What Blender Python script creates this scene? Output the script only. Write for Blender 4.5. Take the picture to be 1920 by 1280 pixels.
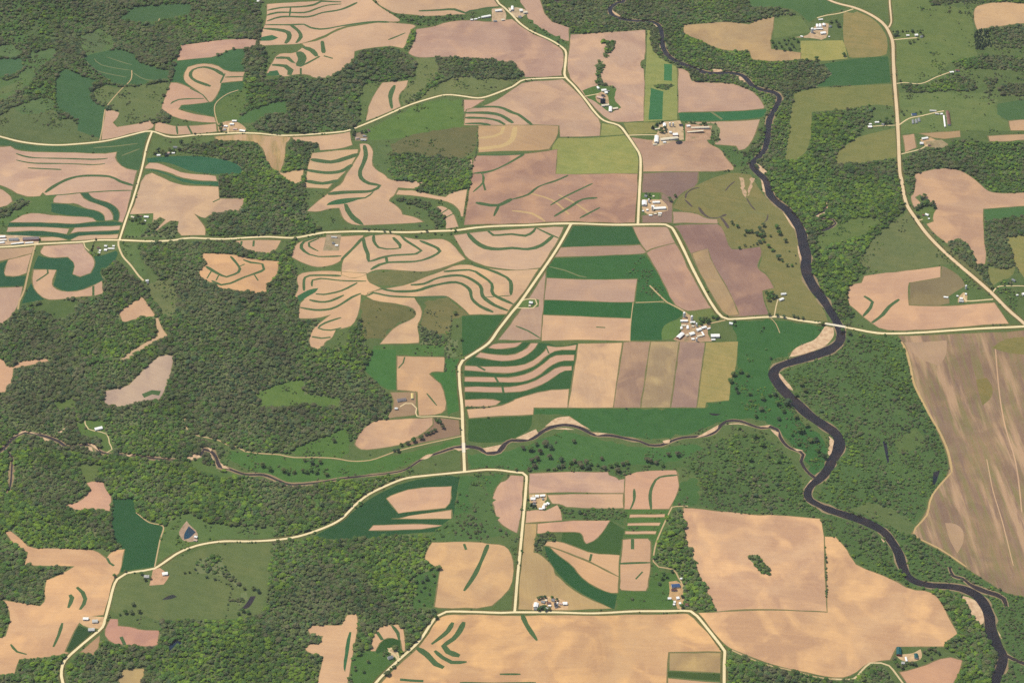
import bpy, math, random
import numpy as np
from mathutils import Vector, Matrix
from mathutils.geometry import delaunay_2d_cdt
for o in list(bpy.data.objects): bpy.data.objects.remove(o)
random.seed(7); rng = np.random.default_rng(7)
scene = bpy.context.scene; C = scene.collection
R = math.radians
# ------------------------------------------------------------------ camera, sky, sun, exposure
IW, IH = 1920.0, 1280.0
HFOV, PITCH, DIST = R(22.0), R(39.0), 8890.0
CAM = np.array([0.0, -DIST*math.cos(PITCH), DIST*math.sin(PITCH)])
FPX = IW/2/math.tan(HFOV/2)
cd = bpy.data.cameras.new('camera'); cam = bpy.data.objects.new('camera', cd); C.objects.link(cam)
cd.sensor_width = 36; cd.lens = 18/math.tan(HFOV/2); cd.clip_start = 10; cd.clip_end = 120000
cam.location = CAM; cam.rotation_euler = (math.pi/2-PITCH, 0, 0); scene.camera = cam
SUN_EL, SUN_AZ = R(58), R(-58)          # azimuth from +Y (away from the camera), negative = left
sdir = Vector((math.sin(SUN_AZ)*math.cos(SUN_EL), math.cos(SUN_AZ)*math.cos(SUN_EL), math.sin(SUN_EL)))
world = bpy.data.worlds.new('World'); scene.world = world; world.use_nodes = True
wn = world.node_tree.nodes; wl = world.node_tree.links
sky = wn.new('ShaderNodeTexSky'); sky.sky_type = 'NISHITA'; sky.sun_disc = False
sky.sun_elevation = SUN_EL; sky.sun_rotation = SUN_AZ; sky.dust_density = 1.5
wl.new(sky.outputs[0], wn['Background'].inputs[0]); wn['Background'].inputs[1].default_value = 0.10
sl = bpy.data.lights.new('sun', 'SUN'); sl.energy = 3.55; sl.angle = R(0.55); sl.color = (1.0, .93, .79)
so = bpy.data.objects.new('sun', sl); C.objects.link(so); so.rotation_euler = sdir.to_track_quat('Z', 'Y').to_euler()
vs = scene.view_settings; vs.view_transform = 'Standard'; vs.look = 'None'; vs.gamma = 1; vs.exposure = 0.78
vs.use_curve_mapping = False
scene.render.engine = 'CYCLES'
cy = scene.cycles; cy.max_bounces = 4; cy.diffuse_bounces = 2; cy.glossy_bounces = 2; cy.transmission_bounces = 2
cy.volume_bounces = 0; cy.transparent_max_bounces = 4; cy.caustics_reflective = False; cy.caustics_refractive = False
cy.use_denoising = False; cy.sample_clamp_indirect = 6
EXPO = 2**0.72

# ------------------------------------------------------------------ terrain and pixel <-> ground
def poly(s): return np.array([[float(v) for v in t.split(',')] for t in s.split()])
_fw = np.array([0, math.cos(PITCH), -math.sin(PITCH)]); _up = np.array([0, math.sin(PITCH), math.cos(PITCH)])
_rt = np.array([1.0, 0, 0])
def rays(px):
    px = np.atleast_2d(px)
    d = _fw + ((px[:, :1]-IW/2)/FPX)*_rt + ((IH/2-px[:, 1:2])/FPX)*_up
    return d
def flat(px):
    d = rays(px); t = -CAM[2]/d[:, 2]
    return CAM[:2] + d[:, :2]*t[:, None]
VALLEY = None
_WV = [(14, 2300, .4, 1.1), (12, 1500, 1.7, 4.2), (11, 1050, 2.6, .3), (8, 760, .9, 2.2), (5.5, 520, 2.1, 5.0), (3.0, 360, .1, 3.3)]
def seg_dist(P, pts, w=None):
    """distance from points to a polyline (minus local half width when w is given)"""
    best = np.full(len(P), 1e9)
    for i in range(len(pts)-1):
        a, b = pts[i], pts[i+1]; ab = b-a; L = (ab@ab)+1e-9
        t = np.clip(((P-a)@ab)/L, 0, 1)
        d = np.hypot(P[:, 0]-a[0]-t*ab[0], P[:, 1]-a[1]-t*ab[1])
        if w is not None: d = d-(w[i]+(w[i+1]-w[i])*t)/2
        np.minimum(best, d, out=best)
    return best
def height(P):
    P = np.atleast_2d(P); h = np.full(len(P), 26.0)
    for a, lam, ang, ph in _WV:
        k = 2*math.pi/lam
        u = P[:, 0]*math.cos(ang)+P[:, 1]*math.sin(ang); v = -P[:, 0]*math.sin(ang)+P[:, 1]*math.cos(ang)
        h = h+a*np.sin(k*u+ph)*np.cos(.6*k*v+1.7*ph)
    d = np.full(len(P), 1e9)
    for L in VALLEY: np.minimum(d, seg_dist(P, L), out=d)
    m = np.clip((d-60)/620, 0, 1); m = m*m*(3-2*m)
    far = np.clip(1-(np.hypot(P[:, 0], P[:, 1])-5000)/4000, 0, 1)
    return h*m*far
def ground(px):
    """where the sight lines through the photo's points meet the terrain"""
    px = np.atleast_2d(np.asarray(px, float))[:, :2]; d = rays(px); z = np.zeros(len(px))
    for _ in range(7):
        t = (z-CAM[2])/d[:, 2]; P = CAM[:2]+d[:, :2]*t[:, None]; z = height(P)
    return P
def scale_at(p):                                  # metres per photo pixel across the view at a ground point
    return float(np.linalg.norm(np.array([p[0], p[1], 0])-CAM))/FPX

# ------------------------------------------------------------------ materials
def srgb(c):
    c = np.array(c, float)/255
    return np.where(c <= .04045, c/12.92, ((c+.055)/1.055)**2.4)
LIGHT = 1.22                                       # radiance of a white ground at exposure 0 (measured)
def alb(c, k=1.0):
    a = srgb(c)/(LIGHT*EXPO)*k
    return (float(a[0]), float(a[1]), float(a[2]), 1.0)
class NT:
    def __init__(s, name):
        s.m = bpy.data.materials.new(name); s.m.use_nodes = True; s.t = s.m.node_tree
        s.b = s.t.nodes['Principled BSDF']; s.b.inputs['Specular IOR Level'].default_value = .15
        s.b.inputs['Roughness'].default_value = .95
    def n(s, typ, **kw):
        nd = s.t.nodes.new(typ)
        for k, v in kw.items(): setattr(nd, k, v)
        return nd
    def l(s, a, b): s.t.links.new(a, b)
    def pos(s): return s.n('ShaderNodeNewGeometry').outputs['Position']
    def noise(s, vec, size, detail=3, rough=.55, dist=0):
        nd = s.n('ShaderNodeTexNoise'); s.l(vec, nd.inputs['Vector']); nd.inputs['Scale'].default_value = 1/size
        nd.inputs['Detail'].default_value = detail; nd.inputs['Roughness'].default_value = rough; nd.inputs['Distortion'].default_value = dist
        return nd.outputs['Fac']
    def ramp(s, fac, lo, hi, a=0.0, b=1.0):
        nd = s.n('ShaderNodeMapRange'); s.l(fac, nd.inputs[0])
        for i, v in enumerate((lo, hi, a, b)): nd.inputs[1+i].default_value = v
        return nd.outputs[0]
    def mix(s, fac, a, b, mode='MIX'):
        nd = s.n('ShaderNodeMix', data_type='RGBA', blend_type=mode)
        for sock, v in ((nd.inputs[0], fac), (nd.inputs[6], a), (nd.inputs[7], b)):
            if hasattr(v, 'links'): s.l(v, sock)
            else: sock.default_value = v
        return nd.outputs[2]
    def math(s, op, a, b):
        nd = s.n('ShaderNodeMath', operation=op)
        for sock, v in ((nd.inputs[0], a), (nd.inputs[1], b)):
            if hasattr(v, 'links'): s.l(v, sock)
            else: sock.default_value = v
        return nd.outputs[0]
    def objcol(s): return s.n('ShaderNodeObjectInfo').outputs['Color']
    def attr(s, name, typ='OBJECT', out='Fac'):
        nd = s.n('ShaderNodeAttribute', attribute_type=typ, attribute_name=name); return nd.outputs[out]
    def color(s, c): s.l(c, s.b.inputs['Base Color']); return s.m
def rotated(t, P, ang, sx, sy):
    vr = t.n('ShaderNodeVectorRotate', rotation_type='Z_AXIS'); t.l(P, vr.inputs['Vector']); t.l(ang, vr.inputs['Angle'])
    vm = t.n('ShaderNodeVectorMath', operation='MULTIPLY'); t.l(vr.outputs[0], vm.inputs[0]); vm.inputs[1].default_value = (sx, sy, 0)
    return vm.outputs[0]
def mat_soil():
    t = NT('tilled_soil'); P = t.pos(); base = t.objcol(); blot = t.attr('blotch'); ang = t.attr('rows')
    streaky = t.attr('streaks')
    n1 = t.noise(P, 230, 5, .5, 1.2); n2 = t.noise(P, 46, 4, .6); n3 = t.noise(P, 9, 2, .6)
    dark = t.mix(1.0, base, (.74, .68, .72, 1), 'MULTIPLY'); pale = t.mix(1.0, base, (1.24, 1.19, 1.03, 1), 'MULTIPLY')
    f = t.math('MULTIPLY', t.ramp(n1, .40, .60, 0, 1.15), blot)
    c = t.mix(t.math('MULTIPLY', f, .8), base, dark)
    n4 = t.noise(P, 130, 3, .5, .8)
    c = t.mix(t.math('MULTIPLY', t.ramp(n4, .46, .62), t.math('MULTIPLY', blot, 1.0)), c, pale)
    c = t.mix(t.math('MULTIPLY', t.ramp(n2, .35, .75), t.math('MULTIPLY', blot, .55)), c, dark)
    rows = t.noise(rotated(t, P, ang, .010, .20), 1, 3, .6); rows2 = t.noise(rotated(t, P, ang, .004, .065), 1, 3, .6)
    c = t.mix(t.ramp(rows, .35, .7, 0, .26), c, dark)
    c = t.mix(t.ramp(rows2, .47, .7, 0, .17), c, pale)
    c = t.mix(t.ramp(rows2, .46, .28, 0, .17), c, dark)
    s2 = t.noise(rotated(t, P, ang, .0045, .05), 1, 5, .7, .06); s3 = t.noise(rotated(t, P, ang, .002, .018), 1, 4, .6, .08)
    c = t.mix(t.math('MULTIPLY', t.ramp(s2, .46, .62), t.math('MULTIPLY', streaky, .8)), c, alb((132, 126, 76)))
    c = t.mix(t.math('MULTIPLY', t.ramp(s3, .5, .62), t.math('MULTIPLY', streaky, .75)), c, alb((204, 166, 130)))
    c = t.mix(t.math('MULTIPLY', t.ramp(s2, .46, .34), t.math('MULTIPLY', streaky, .8)), c, t.mix(1.0, base, (.72, .68, .8, 1), 'MULTIPLY'))
    c = t.mix(t.ramp(n3, .3, .7, 0, .16), c, pale)
    bp = t.n('ShaderNodeBump'); bp.inputs['Strength'].default_value = .35; bp.inputs['Distance'].default_value = 1.2
    t.l(rows, bp.inputs['Height']); t.l(bp.outputs[0], t.b.inputs['Normal'])
    return t.color(c)
def mat_green(name, brown=.5, rough=1.0, k=(1, 1, 1, 1)):
    t = NT(name); P = t.pos(); base = t.mix(1.0, t.objcol(), k, 'MULTIPLY')
    n1 = t.noise(P, 130, 5, .6, .6); n2 = t.noise(P, 38, 5, .65); n3 = t.noise(P, 8, 3, .65)
    br = t.mix(1.0, base, (1.5, 1.12, 1.15, 1), 'MULTIPLY'); dk = t.mix(1.0, base, (.66, .74, .68, 1), 'MULTIPLY')
    c = t.mix(t.ramp(n1, .4, .72, 0, brown), base, br)
    c = t.mix(t.ramp(n2, .40, .66, 0, .6*rough), c, dk)
    c = t.mix(t.ramp(n3, .35, .75, 0, .42*rough), c, t.mix(1.0, base, (1.35, 1.25, 1.1, 1), 'MULTIPLY'))
    c = t.mix(t.ramp(t.noise(P, 3.2, 2, .6), .45, .75, 0, .4*rough), c, dk)
    rw = t.noise(rotated(t, P, t.attr('rows'), .006, .09), 1, 3, .6)
    c = t.mix(t.ramp(rw, .42, .68, 0, .28), c, dk); c = t.mix(t.ramp(rw, .46, .26, 0, .22), c, br)
    return t.color(c)
def mat_floor():
    t = NT('forest_floor'); P = t.pos()
    c = t.mix(t.ramp(t.noise(P, 60, 4), .35, .7), alb((112, 126, 76)), alb((126, 126, 86)))
    c = t.mix(t.ramp(t.noise(P, 8, 3), .4, .7, 0, .6), c, alb((96, 122, 68)))
    return t.color(c)
def mat_road():
    t = NT('gravel_road'); P = t.pos(); base = t.objcol()
    c = t.mix(t.ramp(t.noise(P, 90, 4, .65), .40, .68, 0, .5), base, t.mix(1.0, base, (.84, .80, .74, 1), 'MULTIPLY'))
    c = t.mix(t.ramp(t.noise(P, 9, 3, .7), .48, .72, 0, .35), c, t.mix(1.0, base, (.74, .70, .62, 1), 'MULTIPLY'))
    c = t.mix(t.ramp(t.noise(P, 2.5, 2), .4, .7, 0, .3), c, t.mix(1.0, base, (.75, .7, .62, 1), 'MULTIPLY'))
    return t.color(c)
def mat_yard():
    t = NT('yard_dirt'); P = t.pos(); base = t.objcol()
    c = t.mix(t.ramp(t.noise(P, 16, 4, .65), .35, .68, 0, .75), base, t.mix(1.0, base, (.62, .58, .58, 1), 'MULTIPLY'))
    c = t.mix(t.ramp(t.noise(P, 26, 3), .55, .7, 0, .5), c, alb((110, 118, 72)))
    return t.color(c)
def mat_sand():
    t = NT('river_sand'); P = t.pos()
    return t.color(t.mix(t.ramp(t.noise(P, 14, 4), .35, .7), alb((232, 200, 160)), alb((196, 158, 122))))
def mat_water():
    t = NT('river_water'); P = t.pos(); base = t.objcol()
    c = t.mix(t.ramp(t.noise(P, 60, 5, .65), .46, .68, 0, .8), base, alb((66, 50, 42)))
    bp = t.n('ShaderNodeBump'); bp.inputs['Strength'].default_value = .06; bp.inputs['Distance'].default_value = .3
    t.l(t.noise(P, 4, 3), bp.inputs['Height']); t.l(bp.outputs[0], t.b.inputs['Normal'])
    t.b.inputs['Roughness'].default_value = .15; t.b.inputs['Specular IOR Level'].default_value = .28
    return t.color(c)
def mat_leaf(inst):
    t = NT('leaves_wood' if inst else 'leaves_tree')
    base = t.attr('tint', 'INSTANCER', 'Color') if inst else t.objcol()
    tc = t.n('ShaderNodeTexCoord').outputs['Object']
    c = t.mix(t.ramp(t.noise(tc, .16, 2), .35, .68, 0, .55), base, t.mix(1.0, base, (1.35, 1.3, 1.15, 1), 'MULTIPLY'))
    t.color(c); tr = t.n('ShaderNodeBsdfTranslucent'); t.l(t.mix(1.0, c, (1.0, 1.05, .8, 1), 'MULTIPLY'), tr.inputs[0])
    ms = t.n('ShaderNodeMixShader'); ms.inputs[0].default_value = .45; t.l(t.b.outputs[0], ms.inputs[1]); t.l(tr.outputs[0], ms.inputs[2])
    t.l(ms.outputs[0], t.t.nodes['Material Output'].inputs[0]); return t.m
def mat_plain(name, col, rough=.7, var=.2, size=2.0):
    t = NT(name); P = t.pos(); t.b.inputs['Roughness'].default_value = rough
    k = tuple(x*.72 for x in col[:3])+(1,)
    return t.color(t.mix(t.ramp(t.noise(P, size, 3), .35, .7, 0, var*2), col, k))
M = dict(T=mat_soil(), C=mat_green('crop_green', .5, .85, (1.12, .94, .72, 1)), P=mat_green('pasture_grass', .45, 1.0, (.98, .90, .84, 1)), M=mat_green('meadow_grass', .55, 1.2, (1.0, .93, .82, 1)),
         floor=mat_floor(), road=mat_road(), yard=mat_yard(), sand=mat_sand(), water=mat_water(), lw=mat_leaf(True), lt=mat_leaf(False),
         bark=mat_plain('bark', alb((92, 78, 66)), .9), strip=mat_green('strip_grass', .4, .8))

# ------------------------------------------------------------------ regions: what covers the ground where
REG = []                                            # later (higher priority) regions cover earlier ones
def chaikin(p, closed, it=1, keep=52):
    for _ in range(it):
        n = len(p); out = []
        for i in range(n):
            if not closed and i in (0, n-1): out.append(p[i]); continue
            a, b, c = p[i-1], p[i], p[(i+1) % n]
            u, v = b-a, c-b; lu, lv = np.hypot(*u), np.hypot(*v)
            ang = abs(math.degrees(math.atan2(u[0]*v[1]-u[1]*v[0], u@v)))
            if ang < 6 or ang > keep or min(lu, lv) < 5: out.append(b)
            else: out += [b-u*.25, b+v*.25]
        p = np.array(out)
    return p
def catmull(pts, step):
    pts = np.asarray(pts, float); n = len(pts); out = []
    for i in range(n-1):
        p0, p1, p2, p3 = pts[max(i-1, 0)], pts[i], pts[i+1], pts[min(i+2, n-1)]
        k = max(1, int(np.hypot(*(p2-p1)[:2])/step))
        k = min(k, 8)
        for j in range(k):
            t = j/k
            out.append(.5*(2*p1+(p2-p0)*t+(2*p0-5*p1+4*p2-p3)*t*t+(3*p1-p0-3*p2+p3)*t**3))
    out.append(pts[-1]); return np.array(out)
def ribbon(cl, w):
    d = np.gradient(cl, axis=0); d /= np.hypot(d[:, 0], d[:, 1])[:, None]+1e-9
    nrm = np.stack([-d[:, 1], d[:, 0]], 1)
    return np.vstack([cl+nrm*w[:, None]/2, (cl-nrm*w[:, None]/2)[::-1]])
def wobble(p, amp, seg=45, kmax=9):                                  # hand-drawn edges are never ruler straight
    out = []
    n = len(p)
    for i in range(n):
        a, b = p[i], p[(i+1) % n]; L = np.hypot(*(b-a)); out.append(a)
        k = int(L/seg)
        if k > 0:
            nn = np.array([-(b-a)[1], (b-a)[0]])/L
            for j in range(1, min(k, kmax)+1):
                t = j/(min(k, kmax)+1); out.append(a+(b-a)*t+nn*rng.normal(0, amp))
    return np.array(out)
def add_poly(prio, px, rec, smooth=1, amp=.8):
    p = ground(px); p = chaikin(p, True, smooth)
    if amp: p = wobble(p, amp, 45 if amp < 3 else 20, 9 if amp < 3 else 24)
    REG.append(dict(prio=prio, ring=p, rec=rec)); return REG[-1]
def add_line(prio, px, w, rec, step=22, taper=0, ragged=0):
    px = np.asarray(px, float); g = ground(px[:, :2])
    if px.shape[1] > 2: g = np.hstack([g, px[:, 2:3]])
    c = catmull(g, step); cl = c[:, :2]
    ww = c[:, 2].copy() if c.shape[1] > 2 else np.full(len(cl), float(w))
    if taper and len(ww) > 3: ww[0] *= .6; ww[-1] *= .6
    if ragged and len(ww) > 3:
        kn = rng.normal(0, 1, len(ww)); kn = np.convolve(kn, [.25, .5, .25], 'same'); ww = ww*(1+ragged*kn).clip(.45, 1.7)
    REG.append(dict(prio=prio, ring=ribbon(cl, ww), cl=cl, w=ww, rec=rec)); return REG[-1]
def blocks(txt):
    cur = None
    for ln in txt.strip('\n').split('\n'):
        if not ln.strip(): continue
        if ln[0] == ' ': cur[1].append(ln.split(None, 1))
        else:
            if cur: yield cur
            cur = ([x.strip() for x in ln.split('|')], [])
    if cur: yield cur
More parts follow.
